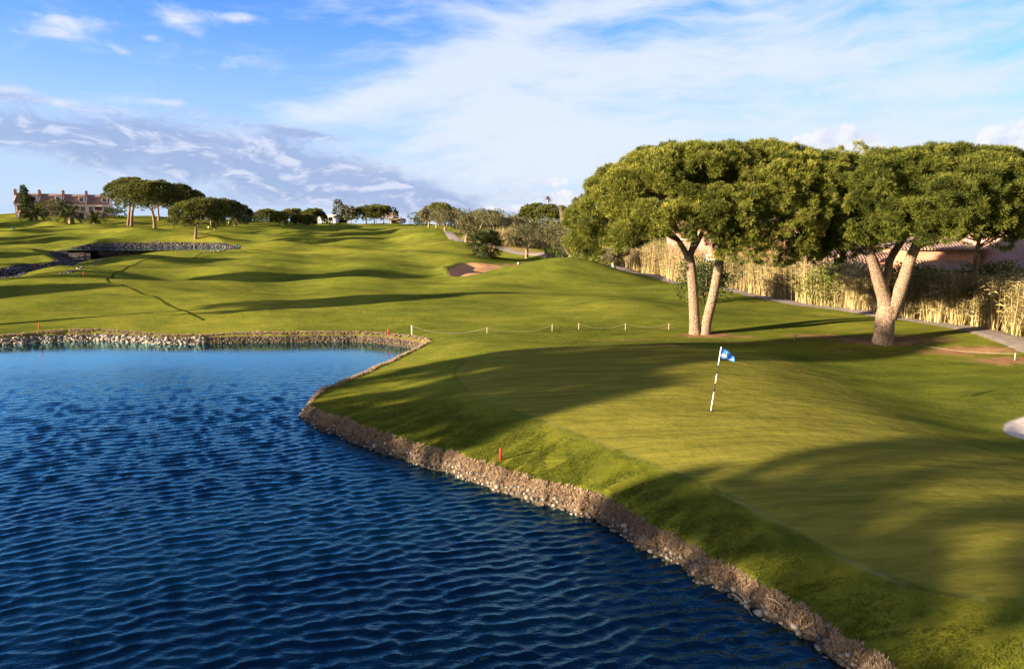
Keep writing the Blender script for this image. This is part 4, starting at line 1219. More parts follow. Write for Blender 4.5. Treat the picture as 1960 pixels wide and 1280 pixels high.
# olives along the path
for i, (px, d, w, h, lb) in enumerate([
    (812, 172, 4.4, 5.0, "grey green olive tree, farthest up the path on the shoulder"), (828, 165, 4.2, 5.0, "slim grey green olive tree, second from the top of the path"), (847, 150, 5.6, 6.0, "broad olive tree with two pale trunks beside the path"),
    (887, 128, 5.6, 5.4, "olive tree beside the path just above the fan palm clump"), (915, 138, 5.0, 5.6, "pale olive tree showing over the top of the fan palm clump"), (956, 128, 6.4, 6.0, "loose olive tree behind the fan palm clump"), (985, 126, 4.6, 5.6, "yellowish slender olive tree behind the dry reeds"),
    (1010, 107, 5.4, 5.4, "olive tree with a gnarled trunk directly behind the sand bunker"), (1050, 105, 5.4, 5.0, "olive tree with a forked trunk at the end of the sand bunker"), (1098, 98, 5.6, 5.0, "olive tree under the left skirt of the great pine"), (1187, 86, 3.4, 3.4, "small olive tree with a bundled trunk at the edge of the path"),
    (935, 150, 5.5, 5.6, "dusty olive tree farther back between path and scrub"), (1080, 118, 5.0, 5.6, "olive tree half hidden behind its forked neighbours")]):
    olive(G(px, d), w, h, lb, 90 + i, n=4600 if d < 110 else 3400, size=.26 if d < 110 else .36)

# scrub and hedges
for i, (px, d, w, dd, h, lb, mat) in enumerate([
    (795, 190, 6, 5, 3.6, "dark round bush at the far end of the olive row", M_SHRUB), (865, 175, 8, 6, 5.2, "dark green thicket behind the broad olive tree", M_SHRUB), (900, 190, 9, 6, 5.4, "dark thicket behind the leafless tree", M_SHRUB),
    (930, 185, 10, 6, 5.0, "brownish thicket on the skyline before a white house", M_OLIVE), (960, 175, 8, 6, 4.8, "dark scrub on the skyline above the dry reeds", M_SHRUB), (1000, 170, 9, 6, 4.4, "dark scrub below the white gable", M_SHRUB),
    (1075, 125, 4.6, 4, 4.6, "round dark green bush beside the great pine skirt", M_SHRUB), (1085, 103, 5, 3, 2.0, "low dark bush between the two last olive trees", M_SHRUB), (1115, 92, 5, 3, 1.6, "low scrub under the great pine skirt", M_OLIVE), (1145, 90, 4, 3, 1.4, "low green scrub beside the path verge", M_HEDGE),
    (460, 228, 12, 5, 3.4, "long dark hedge on the crest behind the sunlit palm", M_SHRUB), (440, 205, 7, 4, 2.6, "low dark bush at the foot of the hilltop grove", M_SHRUB), (395, 210, 8, 4, 5.0, "dark leafy thicket beside the sunlit palm", M_SHRUB), (478, 235, 10, 5, 3.8, "dark hedge joined to the rounded crest pine", M_SHRUB),
    (640, 232, 2.4, 2, 1.2, "small dark bush under the conifers on the crest", M_SHRUB), (752, 228, 5, 3, 2.4, "dark bush under the leafless tree", M_SHRUB), (182, 205, 6, 4, 3.2, "dark bush at the right end of the pink terrace", M_SHRUB), (52, 200, 8, 5, 5.0, "yellowish garden shrub between two palms in front of the terrace", M_OLIVE), (80, 205, 6, 4, 5.5, "tall green garden shrub behind the middle palm", M_SHRUB), (20, 200, 8, 4, 4.0, "dark garden shrub behind the first palm", M_SHRUB),
    (1040, 150, 10, 5, 3.6, "scrub at the foot of the umbrella pines", M_OLIVE), (1020, 150, 12, 5, 3.0, "dusty scrub below the many stemmed pines", M_OLIVE), (745, 245, 4, 3, 2.0, "far dark bush behind the crest", M_SHRUB),
    (880, 160, 8, 5, 4.6, "olive brown thicket between the leafless tree and the path", M_OLIVE), (908, 158, 8, 5, 4.4, "dark green thicket rising behind the fan palm clump", M_SHRUB), (945, 155, 9, 5, 4.6, "tawny thicket behind the loose olive tree", M_OLIVE), (972, 150, 8, 5, 4.6, "mixed green scrub behind the slender olive tree", M_SHRUB),
    (1000, 140, 9, 5, 4.2, "tawny scrub closing the gap behind the gnarled olive", M_OLIVE), (1030, 132, 9, 5, 4.0, "green scrub closing the gap between the gnarled and the forked olive", M_SHRUB), (1062, 130, 9, 5, 4.2, "tawny scrub behind the forked olive tree", M_OLIVE), (1100, 125, 9, 5, 4.4, "dark scrub behind the olive under the pine skirt", M_SHRUB),
    (1130, 108, 8, 4, 3.0, "tawny scrub at the start of the reed thicket", M_OLIVE)]):
    bush(G(px, d), w, dd, h, mat, lb, "bush", "scrub and hedges", 110 + i, n=1300, size=.42 if d > 140 else .28)
bush(stand(1372, 0, 55.5), 4.6, 3.4, 3.5, M_SHRUB, "dark evergreen bush with pale stems seen between the twin trunks", "bush", None, 140, n=5200, size=.2, lob=14)
bush(stand(1590, 0, 56.5), 2.6, 1.8, 2.4, M_HEDGE, "bright green bramble bush in front of the reeds between the great pines", "bush", None, 141, n=2600, size=.17)
for i, (px, d, w, lb) in enumerate([(1660, 53, 7, "clipped bright hedge top behind the reeds at the first tiled roof"), (1850, 47.5, 9, "bright green hedge top below the pink house roof"), (1950, 46.5, 6, "bright green hedge top at the picture edge by the tiled porch")]):
    bush(stand(px, 0, d), w, 1.6, 3.9, M_HEDGE, lb.replace("picture edge", "far end"), "hedge", "hedges behind the reeds", 143 + i, n=3200, size=.2, name="hedge")

# palms
palm(G(22, 176), 1.9, 4.6, 26, "date palm with a thick trunk nearest the cypresses", 150, rad_=.6)
palm(G(93, 172), 2.0, 4.6, 28, "date palm with a stout pale trunk in front of the pink terrace, middle of three", 151, rad_=.62)
palm(G(141, 168), 1.3, 4.0, 24, "shorter date palm with a slim trunk nearest the stone pines", 152, rad_=.36)
palm(G(424, 192), 2.3, 4.4, 26, "sunlit yellowish palm in front of the hilltop grove", 153, rad_=.4)
palm(G(381, 165), .5, 2.4, 12, "young small palm on the slope by the tee marker", 154, rad_=.18, young=True)
palm(G(75, 205), 3.2, 3.6, 20, "palm half hidden behind the middle palm near the terrace", 155, rad_=.35)
palm(G(1645, 60), 5.2, 1.8, 14, "thin palm trunk in front of the first tiled roof behind the reeds", 156, rad_=.17, group="palms behind the reeds")
palm(G(1052, 172), 8.6, 1.6, 12, "thin tall palm poking above the umbrella pines", 157, rad_=.15, group="palms behind the reeds")


# fan palm clump beside the path
def fan_palm_clump():
    r = np.random.default_rng(160)
    b = stand(926, 0, 101.5)
    o = empty("fan_palm_clump", b, "big dark clump of fan palms with stiff leaves beside the sand bunker", "palm")
    m = MB(); parts = []
    n = 620
    q = sphere_pts(n, r, .25); P = q * [2.7, 2.0, 2.0] * r.uniform(.55, 1.0, (n, 1)) + [0, 0, 1.75]; P[:, 2] = np.maximum(P[:, 2], .25)
    for p, d in zip(P, q):
        D = unit(d + r.normal(0, .25, 3) + [0, 0, .25]); sd = unit(np.cross(D, [0, 0, 1.0])); up = np.cross(sd, D)
        L = r.uniform(.6, .95); var = float(np.clip(r.normal(.35, .2), 0, 1))
        vv, ff, c = [], [], 0
        for a in np.linspace(-1.25, 1.25, 9):
            e = p + (D * cos(a) + sd * sin(a)) * L - up * .1 * abs(a)
            w = (sd * cos(a) - D * sin(a)) * .05
            vv += [p, (p + e) / 2 - w, e, (p + e) / 2 + w]; ff.append((c, c + 1, c + 2, c + 3)); c += 4
        m.add(np.array(vv), ff, 0, var)
    m.build("foliage", M_PALM_D, o)
    s = MB()
    for k_ in range(9):
        a = r.uniform(0, 2 * pi); e = np.array([cos(a) * 1.6, sin(a) * 1.2, r.uniform(1.2, 2.2)])
        s.tube(bez(np.array([cos(a) * .5, sin(a) * .4, -.2]), e * [.7, .7, .5], e, 6), np.linspace(.14, .1, 6), 7, wob=.1)
    s.build("trunk", M_PBARK, o, True)


M_PALM_D = leaf_mat("fan_palm_leaves", (.018, .026, .007), (.05, .062, .016), (.16, .15, .05), .2, .9)
fan_palm_clump()

# trees beyond the frame on the pond's west bank: their shadows fall on the green and the fairway
OFF = "tall pines on the west bank of the pond"
for i, (x, y, h, rx, zt) in enumerate([(-43.6, 10.8, 14.6, 4.0, 5.2), (-42.2, 7.2, 10.8, 4.4, 4.2), (-37.9, -5.2, 13.6, 4.4, 4.6), (-42, 41.5, 9.4, 2.4, 4.6), (-66, 56, 11, 3.6, 4.5), (-84, 74, 9.5, 3.4, 4), (-104, 72, 11, 4.5, 4.5), (-70, 44, 7.5, 3.0, 3), (-118, 88, 10, 4, 4), (-134, 112, 9, 5, 4), (-140, 120, 9.5, 4.6, 3.6), (-150, 131, 10, 5, 3.6), (-156, 143, 9, 4.6, 3.4), (-168, 152, 10, 5, 3.6), (-178, 168, 9.5, 5, 3.6), (-186, 182, 10, 5, 3.6)]):
    stone_pine(np.array([x, y, hz(x, y)]), h, rx, zt, "stone pine west of the pond, outside the view, whose long shadow crosses the lawn", OFF, 170 + i, npad=80, ntuft=16, k=7, L=.6, w=.14, forks=3, flat=2.6)


# ------------------------------------------------------------------ reeds
def reeds():
    r = np.random.default_rng(200)
    line = np.array([at_d(px, 0, d)[:2] for px, d in [(1160, 96), (1200, 92), (1260, 84), (1330, 75), (1400, 66), (1490, 60), (1570, 56), (1640, 52.5), (1720, 49), (1800, 46), (1880, 43.5), (1960, 41), (2060, 38), (2160, 36)]])
    hs = np.array([2.6, 3.2, 4.3, 4.2, 4.0, 4.2, 3.9, 3.5, 3.5, 3.3, 3.2, 3.2, 3.2, 3.2])
    n = 5200
    s = r.uniform(0, len(line) - 1, n); i = s.astype(int); f = (s - i)[:, None]
    p = line[i] * (1 - f) + line[i + 1] * f
    tdir = unit(line[i + 1] - line[i]); nrm = np.c_[-tdir[:, 1], tdir[:, 0]]; nrm *= np.sign(nrm[:, 1])[:, None]
    dep = r.uniform(0, 1, n) ** 1.3 * 3.0 + .25 * np.sin(s * 9) + .2 * np.sin(s * 23)
    p = p + nrm * dep[:, None]
    H = np.interp(s, np.arange(len(hs)), hs) * r.uniform(.62, 1.05, n) * (1 + .09 * np.sin(s * 7) + .08 * np.sin(s * 17 + 1))
    z = height(p[:, 0], p[:, 1])
    lean = np.c_[r.normal(0, .12, (n, 2)), np.ones(n)]; lean = unit(lean)
    P0 = np.c_[p, z - .1]; P1 = P0 + lean * H[:, None]
    sd = unit(np.c_[r.normal(0, 1, (n, 2)), np.zeros(n)]) * .022
    V1 = np.stack([P0 - sd, P0 + sd, P1 + sd * .4, P1 - sd * .4], 1).reshape(-1, 3); Q1 = np.arange(n * 4).reshape(-1, 4)
    clump = .5 + .22 * np.sin(s * 5.3) + .15 * np.sin(s * 13.7 + 1)
    v1 = np.repeat(np.clip(clump + r.normal(.12, .18, n), 0, 1), 4)
    k = 11
    t = r.uniform(.22, 1.0, (n, k, 1)) ** .8
    B = P0[:, None] * (1 - t) + P1[:, None] * t
    a = r.uniform(0, 2 * pi, (n, k)); D = unit(np.stack([np.cos(a), np.sin(a), r.uniform(.1, 1.3, (n, k))], -1))
    L = r.uniform(.3, .75, (n, k, 1))
    M = B + D * L * .5; T = B + D * L * np.array([1.0, 1.0, .45]) + [0, 0, -.08]
    sw = unit(np.cross(D, r.normal(0, 1, (n, k, 3)))) * r.uniform(.018, .04, (n, k, 1))
    V2 = np.stack([B, M - sw, T, M + sw], 2).reshape(-1, 3); Q2 = np.arange(n * k * 4).reshape(-1, 4)
    v2 = np.repeat(np.clip(clump[:, None] - .08 + r.normal(0, .22, (n, k)), 0, 1).ravel(), 4)
    # feathery plumes
    V, Q, v = join([(V1, Q1, v1), (V2, Q2, v2)])
    tag(big_mesh("giant_reeds", V, Q, M_REED, attrs=dict(var=v)), "straw coloured thicket of giant reeds along the far side of the cart path", "reeds", kind="stuff")
    # a smaller dry stand by the olives
    n = 420
    c = stand(975, 0, 121)
    P0 = np.c_[c[0] + r.normal(0, 2.2, n), c[1] + r.normal(0, .9, n)]; P0 = np.c_[P0, height(P0[:, 0], P0[:, 1])]
    V, Q, v = tufts(P0, np.tile([0, 0, 1.0], (n, 1)), 6, 2.6, .07, .25, r)
    tag(big_mesh("dry_reeds", V, Q, M_REED, attrs=dict(var=v)), "small patch of dry straw reeds between the fan palm clump and the olives", "reeds", kind="stuff")


reeds()


# ------------------------------------------------------------------ bank: dry grass, lawn blades, stones
def along_shore(n, r, s0, s1, keep):
    """random points at distance s0..s1 inland of the pond's waterline"""
    out = []
    seg = np.linalg.norm(np.roll(POND, -1, 0) - POND, axis=1); cum = np.cumsum(seg) / seg.sum()
    while sum(len(o) for o in out) < n:
        i = np.searchsorted(cum, r.uniform(0, 1, n * 2)); f = r.uniform(0, 1, (n * 2, 1))
        a, b = POND[i % len(POND)], POND[(i + 1) % len(POND)]
        t = unit(b - a); N = np.c_[t[:, 1], -t[:, 0]]
        q0 = a * (1 - f) + b * f
        sg = np.where(poly_sdf(POND, *(q0 + N * .15).T) > 0, 1, -1)[:, None]
        p = q0 + N * sg * r.uniform(s0, s1, (n * 2, 1))
        p = p[keep(p[:, 0], p[:, 1])]
        sd = poly_sdf(POND, p[:, 0], p[:, 1]); p = p[(sd > s0 - .05) & (sd < s1 + .1)]
        out.append(p)
    return np.concatenate(out)[:n]


def seen(x, y): return (y > 7) & (np.abs(x) < y * .80 + 3)


def blades(P, h, w, k, r, lean=.5, var=None):
    z = height(P[:, 0], P[:, 1])
    return tufts(np.c_[P, z - .02], unit(np.tile([.1, 0, 1.0], (len(P), 1))), k, h, w, lean, r, var)


def bank_growth():
    r = np.random.default_rng(210)
    near = lambda x, y: seen(x, y) & (x > -12.5) & (y < 34) & ((x > -2) | (y < 28.5))
    P = along_shore(9000, r, .1, 1.05, near); bw_ = bank_width(P[:, 0], P[:, 1]); sd = poly_sdf(POND, P[:, 0], P[:, 1]); P = P[(sd > .36 * bw_) & (sd < 1.08 * bw_)]
    pv = np.array([.45 + .3 * mnoise.noise((a * .9, b * .9, 0)) for a, b in P])
    hh = np.array([1 + .9 * mnoise.noise((a * .55, b * .55, 3.0)) for a, b in P])
    grp = []
    for lo, hi, h in ((-9, .8, .08), (.8, 1.2, .12), (1.2, 9, .17)):
        q = (hh >= lo) & (hh < hi)
        if q.any(): grp.append(blades(P[q], h, .016, 16, r, .8, np.clip(pv[q], 0, 1)))
    V, Q, v = join(grp)
    tag(big_mesh("dry_bank_grass", V, Q, M_DRYG, attrs=dict(var=v)), "tangled dry brown grass along the top of the near pond bank", "grass", kind="stuff")
    far = lambda x, y: seen(x, y) & ~near(x, y)
    P = along_shore(2200, r, .45, .75, far)
    V, Q, v = blades(P, .12, .03, 9, r, .8, np.clip(r.normal(.4, .2, len(P)), 0, 1))
    tag(big_mesh("far_bank_grass", V, Q, M_DRYG, attrs=dict(var=v)), "thin dry brown grass fringing the far pond bank", "grass", kind="stuff")
    # living rough above the near bank
    P = along_shore(56000, r, .40, 4.8, lambda x, y: near(x, y) & (poly_sdf(GREEN, x, y) > .25) & (y < 27))
    sd = poly_sdf(POND, P[:, 0], P[:, 1]); gs = poly_sdf(GREEN, P[:, 0], P[:, 1]); keep = (r.uniform(0, 1, len(P)) < np.clip((4.6 - sd) / 3.6, 0, 1) * np.clip((gs - .2) / 1.2, 0, 1) * np.clip((27 - P[:, 1]) / 6, 0, 1)) & (sd > bank_width(P[:, 0], P[:, 1]) * .98)
    P = P[keep]
    pv = np.array([.48 + .35 * mnoise.noise((a * .7, b * .7, 5.0)) for a, b in P])
    V, Q, v = blades(P, .05, .010, 7, r, .9, np.clip(pv + r.normal(0, .12, len(P)), 0, 1))
    tag(big_mesh("lawn_rough", V, Q, M_GRASS, attrs=dict(var=v)), "thick green rough grass between the putting green and the pond bank", "grass", kind="stuff")
    return near, far


NEAR, FAR = bank_growth()


def stone_mat(name, stops):
    m, t = material(name)
    oi = t.new("ShaderNodeObjectInfo").outputs["Random"]
    pos = t.new("ShaderNodeNewGeometry").outputs["Position"]
    cell = t.attr("var")
    n = t.noise(pos, 14.0, 4.0, .6)
    f = t.math("ADD", t.math("MULTIPLY", t.math("FRACT", t.math("ADD", oi, cell)), .7), t.math("MULTIPLY", n, .35))
    t.put(t.p.inputs["Base Color"], t.ramp(f, stops))
    t.p.inputs["Roughness"].default_value = .85
    t.put(t.p.inputs["Normal"], t.bump(n, .4, .03))
    return m


M_STONE = stone_mat("bank_stone", [(.1, (.03, .026, .024)), (.4, (.085, .074, .066)), (.65, (.15, .13, .115)), (.95, (.33, .29, .24))])
M_STONE_F = stone_mat("brown_bank_stone", [(.1, (.022, .017, .013)), (.5, (.055, .043, .034)), (.85, (.11, .092, .075)), (1, (.27, .23, .18))])
M_STONE_D = stone_mat("dark_stone", [(.1, (.016, .015, .018)), (.5, (.045, .042, .046)), (.85, (.09, .08, .08)), (1, (.18, .16, .15))])


def ico(sub):
    import bmesh
    b = bmesh.new(); bmesh.ops.create_icosphere(b, subdivisions=sub, radius=1.0)
    V = np.array([v.co[:] for v in b.verts]); Fc = np.array([[v.index for v in f.verts] for f in b.faces]); b.free()
    return V, Fc


def stone_shape(r, sub=2):
    V, Fc = ico(sub)
    o = r.uniform(0, 50, 3)
    d = np.array([1 + .36 * mnoise.noise(tuple(v * 1.1 + o)) + .16 * mnoise.noise(tuple(v * 2.3 + o)) for v in V])
    return V * d[:, None] * [1.0, r.uniform(.7, .95), r.uniform(.55, .8)], Fc


def stones():
    r = np.random.default_rng(220)
    shapes = [stone_shape(r, 2) for _ in range(9)]
    protos = []
    for V, Fc in shapes:
        me = bpy.data.meshes.new("bank_stone"); me.from_pydata(V.tolist(), [], Fc.tolist()); me.materials.append(M_STONE)
        me.polygons.foreach_set("use_smooth", [True] * len(Fc)); protos.append(me)
    # two to three rows of cobbles at the waterline
    P = along_shore(9000, r, -.08, .27, NEAR); sd = poly_sdf(POND, P[:, 0], P[:, 1]); P = P[sd < .60 * bank_width(P[:, 0], P[:, 1])]
    ok, grid = [], {}
    rad_ = r.uniform(.038, .082, len(P)) * (1 + .5 * (r.uniform(0, 1, len(P)) > .92))
    for i in range(len(P)):
        a, b = int(P[i, 0] // .3), int(P[i, 1] // .3)
        nb = [j for da in (-1, 0, 1) for db in (-1, 0, 1) for j in grid.get((a + da, b + db), ())]
        if all((P[i, 0] - P[j, 0]) ** 2 + (P[i, 1] - P[j, 1]) ** 2 > (.66 * (rad_[i] + rad_[j])) ** 2 for j in nb): ok.append(i); grid.setdefault((a, b), []).append(i)
    P, rad_ = P[ok], rad_[ok]
    z = height(P[:, 0], P[:, 1])
    size = rad_ / np.hypot(P[:, 0], P[:, 1])
    order = np.argsort(-size)
    ind = order[:300]
    for q in ind:
        o = link(bpy.data.objects.new("bank_stone", protos[int(r.integers(0, 9))]))
        o.location = (float(P[q, 0]), float(P[q, 1]), float(z[q] + rad_[q] * .25)); o.rotation_euler = (r.normal(0, .25), r.normal(0, .25), r.uniform(0, 6.28))
        o.scale = [float(rad_[q])] * 3
        sd = float(poly_sdf(POND, P[q:q + 1, 0], P[q:q + 1, 1])[0])
        row = "with its foot in the water" if sd < .04 else "in the upper row" if sd > .16 else "in the middle row"
        where = "at the widest dry grass" if P[q, 1] < 14 else "below the red stake" if P[q, 1] < 19.5 else "near the tip of the peninsula"
        big = "large" if rad_[q] > .08 else "small" if rad_[q] < .055 else "rounded"
        tag(o, f"{big} pale cobble {row} {where}", "stone", "cobbles along the near pond bank")
    scatter_stones("bank_stones", P[order[300:]], rad_[order[300:]], M_STONE, "many small cobbles packed along the near pond bank between larger ones", r)
    P = along_shore(3000, r, -.12, .33, FAR)
    big = (P[:, 0] < -19) & (P[:, 1] > 36)
    rr = r.uniform(.05, .10, len(P)) * np.where(big, 1.7, .85)
    scatter_stones("far_bank_stones", P[big], rr[big], M_STONE, "large pale stones piled along the west end of the far pond bank", r)
    q = ~big; scatter_stones("far_bank_cobbles", P[q], rr[q], M_STONE_F, "small brownish stones half hidden along the far pond bank", r)
    # dark riprap round the upper pond and the stream bed
    n = 9000
    x = r.uniform(-110, -10, n * 4); y = r.uniform(60, 135, n * 4)
    s1 = poly_sdf(UPPER, x, y); s2 = poly_sdf(LOWER, x, y)
    k_ = ((s1 > -.1) & (s1 < 1.7) & (y > 116)) | ((s2 > -.6) & (s2 < 1.3) & (y < 104))
    P = np.c_[x, y][k_][:n]
    scatter_stones("stream_stones", P, r.uniform(.05, .15, len(P)), M_STONE_D, "dark angular stones lining the stream and the far pond", r)
    # sunlit pale edge stones
    ex = catmull([on_ground(px, py)[:2] for px, py in [(290, 466), (330, 467.5), (370, 469), (405, 470.5), (432, 473)]], 40, False); P = ex + r.normal(0, .5, ex.shape)
    P2 = catmull([on_ground(px, py)[:2] for px, py in [(125, 524), (138, 519), (150, 515), (180, 505), (205, 496)]], 16, False) + r.normal(0, .25, (65, 2))
    P3 = catmull([on_ground(px, py)[:2] for px, py in [(395, 483), (415, 481.5), (430, 478)]], 22, False); P3 = P3 + r.normal(0, .2, P3.shape)
    P = np.r_[P, P2, P3]
    scatter_stones("pale_edge_stones", P, r.uniform(.08, .17, len(P)), M_STONE, "pale sunlit stones edging the far pond and stream", r)
    # weir wall of the upper pond
    wl = catmull([at_d(px, 0, d)[:2] for px, d in [(128, 108.2), (180, 107.4), (240, 107.2), (300, 107.6), (360, 108.2), (428, 112.2)]], 8, False)
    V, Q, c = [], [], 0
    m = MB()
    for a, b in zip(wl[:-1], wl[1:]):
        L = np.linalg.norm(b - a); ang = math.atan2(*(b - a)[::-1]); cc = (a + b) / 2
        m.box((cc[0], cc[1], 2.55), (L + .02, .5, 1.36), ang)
    o = m.build("weir_wall", simple("shade_dark_stone", (.0022, .002, .0024), 1.0, .8, 2.0, 1.0, 4.0, 0))  # near-black base: the wall's shade is put into the colour
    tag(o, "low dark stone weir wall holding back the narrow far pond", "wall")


def scatter_stones(name, P, rad_, mat, label, r):
    V0 = [stone_shape(r, 1) for _ in range(6)]
    n = len(P); z = height(P[:, 0], P[:, 1]); Vs, Fs, vs, c = [], [], [], 0
    for i in range(n):
        V, Fc = V0[i % 6]; a = r.uniform(0, 6.28); ca, sa = cos(a), sin(a)
        W_ = V * rad_[i]; W_ = np.c_[W_[:, 0] * ca - W_[:, 1] * sa, W_[:, 0] * sa + W_[:, 1] * ca, W_[:, 2]] + [P[i, 0], P[i, 1], z[i] + rad_[i] * .25]
        Vs.append(W_); Fs.append(Fc + c); c += len(V); vs.append(np.full(len(V), r.uniform(0, 1)))
    tag(big_mesh(name, np.concatenate(Vs), np.concatenate(Fs), mat, attrs=dict(var=np.concatenate(vs)), smooth=True), label, "stones", kind="stuff")


stones()

# ------------------------------------------------------------------ flagstick
M_WHITE = simple("white_paint", (.78, .76, .70), .5, .05)
M_BLACK = simple("black_paint", (.015, .015, .015), .5, .1)
M_RED = simple("red_paint", (.58, .02, .03), .5, .12)
M_BLUE = simple("blue_flag_cloth", (.05, .22, .78), .8, .12, 4)
M_ROPE = simple("pale_rope", (.26, .23, .16), .9, .15, 20)
M_POST = simple("weathered_post", (.28, .23, .19), .9, .3, 20)
M_SAND_W = simple("yellow_paint", (.70, .50, .12), .6, .1)
M_TEE = simple("teal_paint", (.03, .32, .45), .6, .1)


def flagstick(name, base, top, label, seed):
    b, tp = np.array(base), np.array(top)
    o = empty(name, b, label, "flag")
    ax = tp - b; L = np.linalg.norm(ax)
    bands = [(0, .30, M_WHITE), (.30, .44, M_BLACK), (.44, .585, M_WHITE), (.585, .72, M_BLACK), (.72, 1.0, M_WHITE)]
    for f0, f1, m_ in bands:
        s = MB(); s.tube([ax * f0, ax * f1], [.015, .015], 10); s.build("pole", m_, o, True)
    c = MB(); c.tube([(0, 0, .004), (0, 0, .010)], [.075, .075], 18); c.build("hole_cup", M_BLACK, o)
    # rippling cloth, hanging heavier at the outer end
    ex = unit(np.array([1.0, .22, 0])); n, k = 22, 14
    V = []
    for i in range(n + 1):
        for j in range(k + 1):
            s, q = i / n, j / k
            top_ = ax * .995; bot_ = ax * .835
            p = top_ * (1 - q) + bot_ * q
            x = s * .56 * (1 - .12 * (1 - q) * s)
            dz = -.33 * s ** 1.15 * (1 - q) - .16 * s * q
            rip = .035 * sin(s * 9 + q * 2.5) * s
            V.append(p + ex * x + np.array([-ex[1], ex[0], 0]) * rip + np.array([0, 0, dz]))
    V = np.array(V)
    m = MB(); m.add(V, [(i * (k + 1) + j, i * (k + 1) + j + 1, (i + 1) * (k + 1) + j + 1, (i + 1) * (k + 1) + j) for i in range(n) for j in range(k)])
    cloth = m.build("flag_cloth", M_BLUE, o, True)
    sol = cloth.modifiers.new("thickness", "SOLIDIFY"); sol.thickness = .004
    # small white lettering printed on the cloth: two short lines, a long thin one, a mark near the point

    def on_cloth(s, q):
        i = min(int(s * n), n - 1); j = min(int(q * k), k - 1); fs, fq = s * n - i, q * k - j
        g = lambda a, b_: V[a * (k + 1) + b_]
        p = (g(i, j) * (1 - fs) + g(i + 1, j) * fs) * (1 - fq) + (g(i, j + 1) * (1 - fs) + g(i + 1, j + 1) * fs) * fq
        nr = unit(np.cross(g(i + 1, j) - g(i, j), g(i, j + 1) - g(i, j)))
        if nr[1] > 0: nr = -nr
        return p + nr * .006
    w = MB()

    def stroke(a, b_, wd=.007):
        pts = [on_cloth(a[0] + (b_[0] - a[0]) * t, a[1] + (b_[1] - a[1]) * t) for t in np.linspace(0, 1, 6)]
        w.tube(pts, [wd * .5] * 6, 4)
    rr = np.random.default_rng(seed)
    for q0, s0, cnt in ((.50, .16, 4), (.66, .10, 6)):
        for i in range(cnt):
            s = s0 + i * .072
            stroke((s, q0), (s, q0 + .11)); stroke((s, q0 + (.0 if i % 2 else .11)), (s + .045, q0 + (.11 if i % 3 else .02))); stroke((s + .045, q0 + .02), (s + .045, q0 + .11))
    stroke((.10, .84), (.62, .86), .006); stroke((.66, .86), (.92, .80), .006); stroke((.40, .22), (.40, .30), .01); stroke((.84, .55), (.9, .6), .008)
    w.build("flag_lettering", M_WHITE, cloth)
    return o


_b = on_ground(1360.5, 787)
flagstick("flagstick", _b, at_d(1380.5, 664, _b[1] + .05), "leaning black and white banded flagstick with blue flag on the putting green", 1)
_b = on_ground(27, 456, 60)
o = empty("flagstick", _b, "tiny far flagstick with pale blue flag on the distant green below the palms", "flag")
s = MB(); s.tube([(0, 0, 0), (0, 0, 2.1)], [.018, .018], 6); s.build("pole", M_ROPE, o)
s = MB(); s.box((.25, 0, 1.92), (.46, .03, .32)); s.build("flag_cloth", simple("pale_blue_cloth", (.08, .22, .5), .8), o)

# ------------------------------------------------------------------ red stakes
def stake_at(px, py, hpx, label, w=.035):
    b = on_ground(px, py, 10)
    h = hpx / F * b[1] * 1.02
    s = MB()
    s.tube([(0, 0, -.1), (0, 0, h * .93), (0, 0, h * .98), (0, 0, h)], [w, w, w * .8, w * .3], 8)
    o = s.build("red_stake", M_RED, None, True)
    o.location = b; o.rotation_euler = (rad(2), rad(1), 0)
    return tag(o, label, "stake", "red water hazard stakes")


for a in [(958, 881, 24, "red hazard stake on the near bank edge, tallest in view"), (743, 641, 11.5, "red hazard stake on the far bank near the pond corner and white rope post"), (76, 630, 12, "red hazard stake above the pale stone bank across the pond"),
          (67, 514, 9, "faded red stake on the far grass tongue beside the stream"), (112, 530, 10, "red stake at the lip of the dark stony stream"), (161, 531, 11, "red stake on the grass just right of the stony stream", .05), (337, 487, 6, "tiny red stake at the rim of the far pond")]:
    stake_at(*a)


def marker(px, py, mat, label, sz=.22, d0=60):
    b = on_ground(px, py, d0); s = MB()
    s.tube([(0, 0, -.05), (0, 0, sz * .7), (0, 0, sz)], [sz * .5, sz * .48, sz * .2], 10)
    o = s.build("tee_marker", mat, None, True); o.location = b
    return tag(o, label, "tee marker", "tee markers")


marker(458, 473, M_TEE, "teal tee marker on the fairway right of the far pond", .24); marker(400, 437, M_SAND_W, "yellow tee marker on the slope beyond the lone pine", .5, 100)
marker(358, 424, M_WHITE, "white tee marker beside the lone pine crown", .35, 120); marker(438, 427, M_WHITE, "white tee marker near the sunlit palm", .35, 120); marker(992, 506, M_WHITE, "white marker at the back lip of the sand bunker", .22)

# ------------------------------------------------------------------ rope barriers
POSTS = []


def rope_post(px, py, hpx, mat, label, lean=0.0, r_=.028):
    b = on_ground(px, py, 12); h = hpx / F * b[1] * 1.02
    s = MB(); s.tube([(0, 0, -.15), (0, 0, h * .96), (0, 0, h)], [r_, r_, r_ * .6], 8)
    cap = MB(); cap.tube([(0, 0, h * .97), (0, 0, h * 1.03)], [r_ * 1.25, r_ * .9], 8)
    o = empty("rope_post", b, label, "post", "rope barrier posts")
    s.build("shaft", mat, o, True); cap.build("cap", M_ROPE, o)
    o.rotation_euler = (0, lean, 0)
    top = b + np.array([sin(lean) * h, 0, cos(lean) * h * .95])
    return top


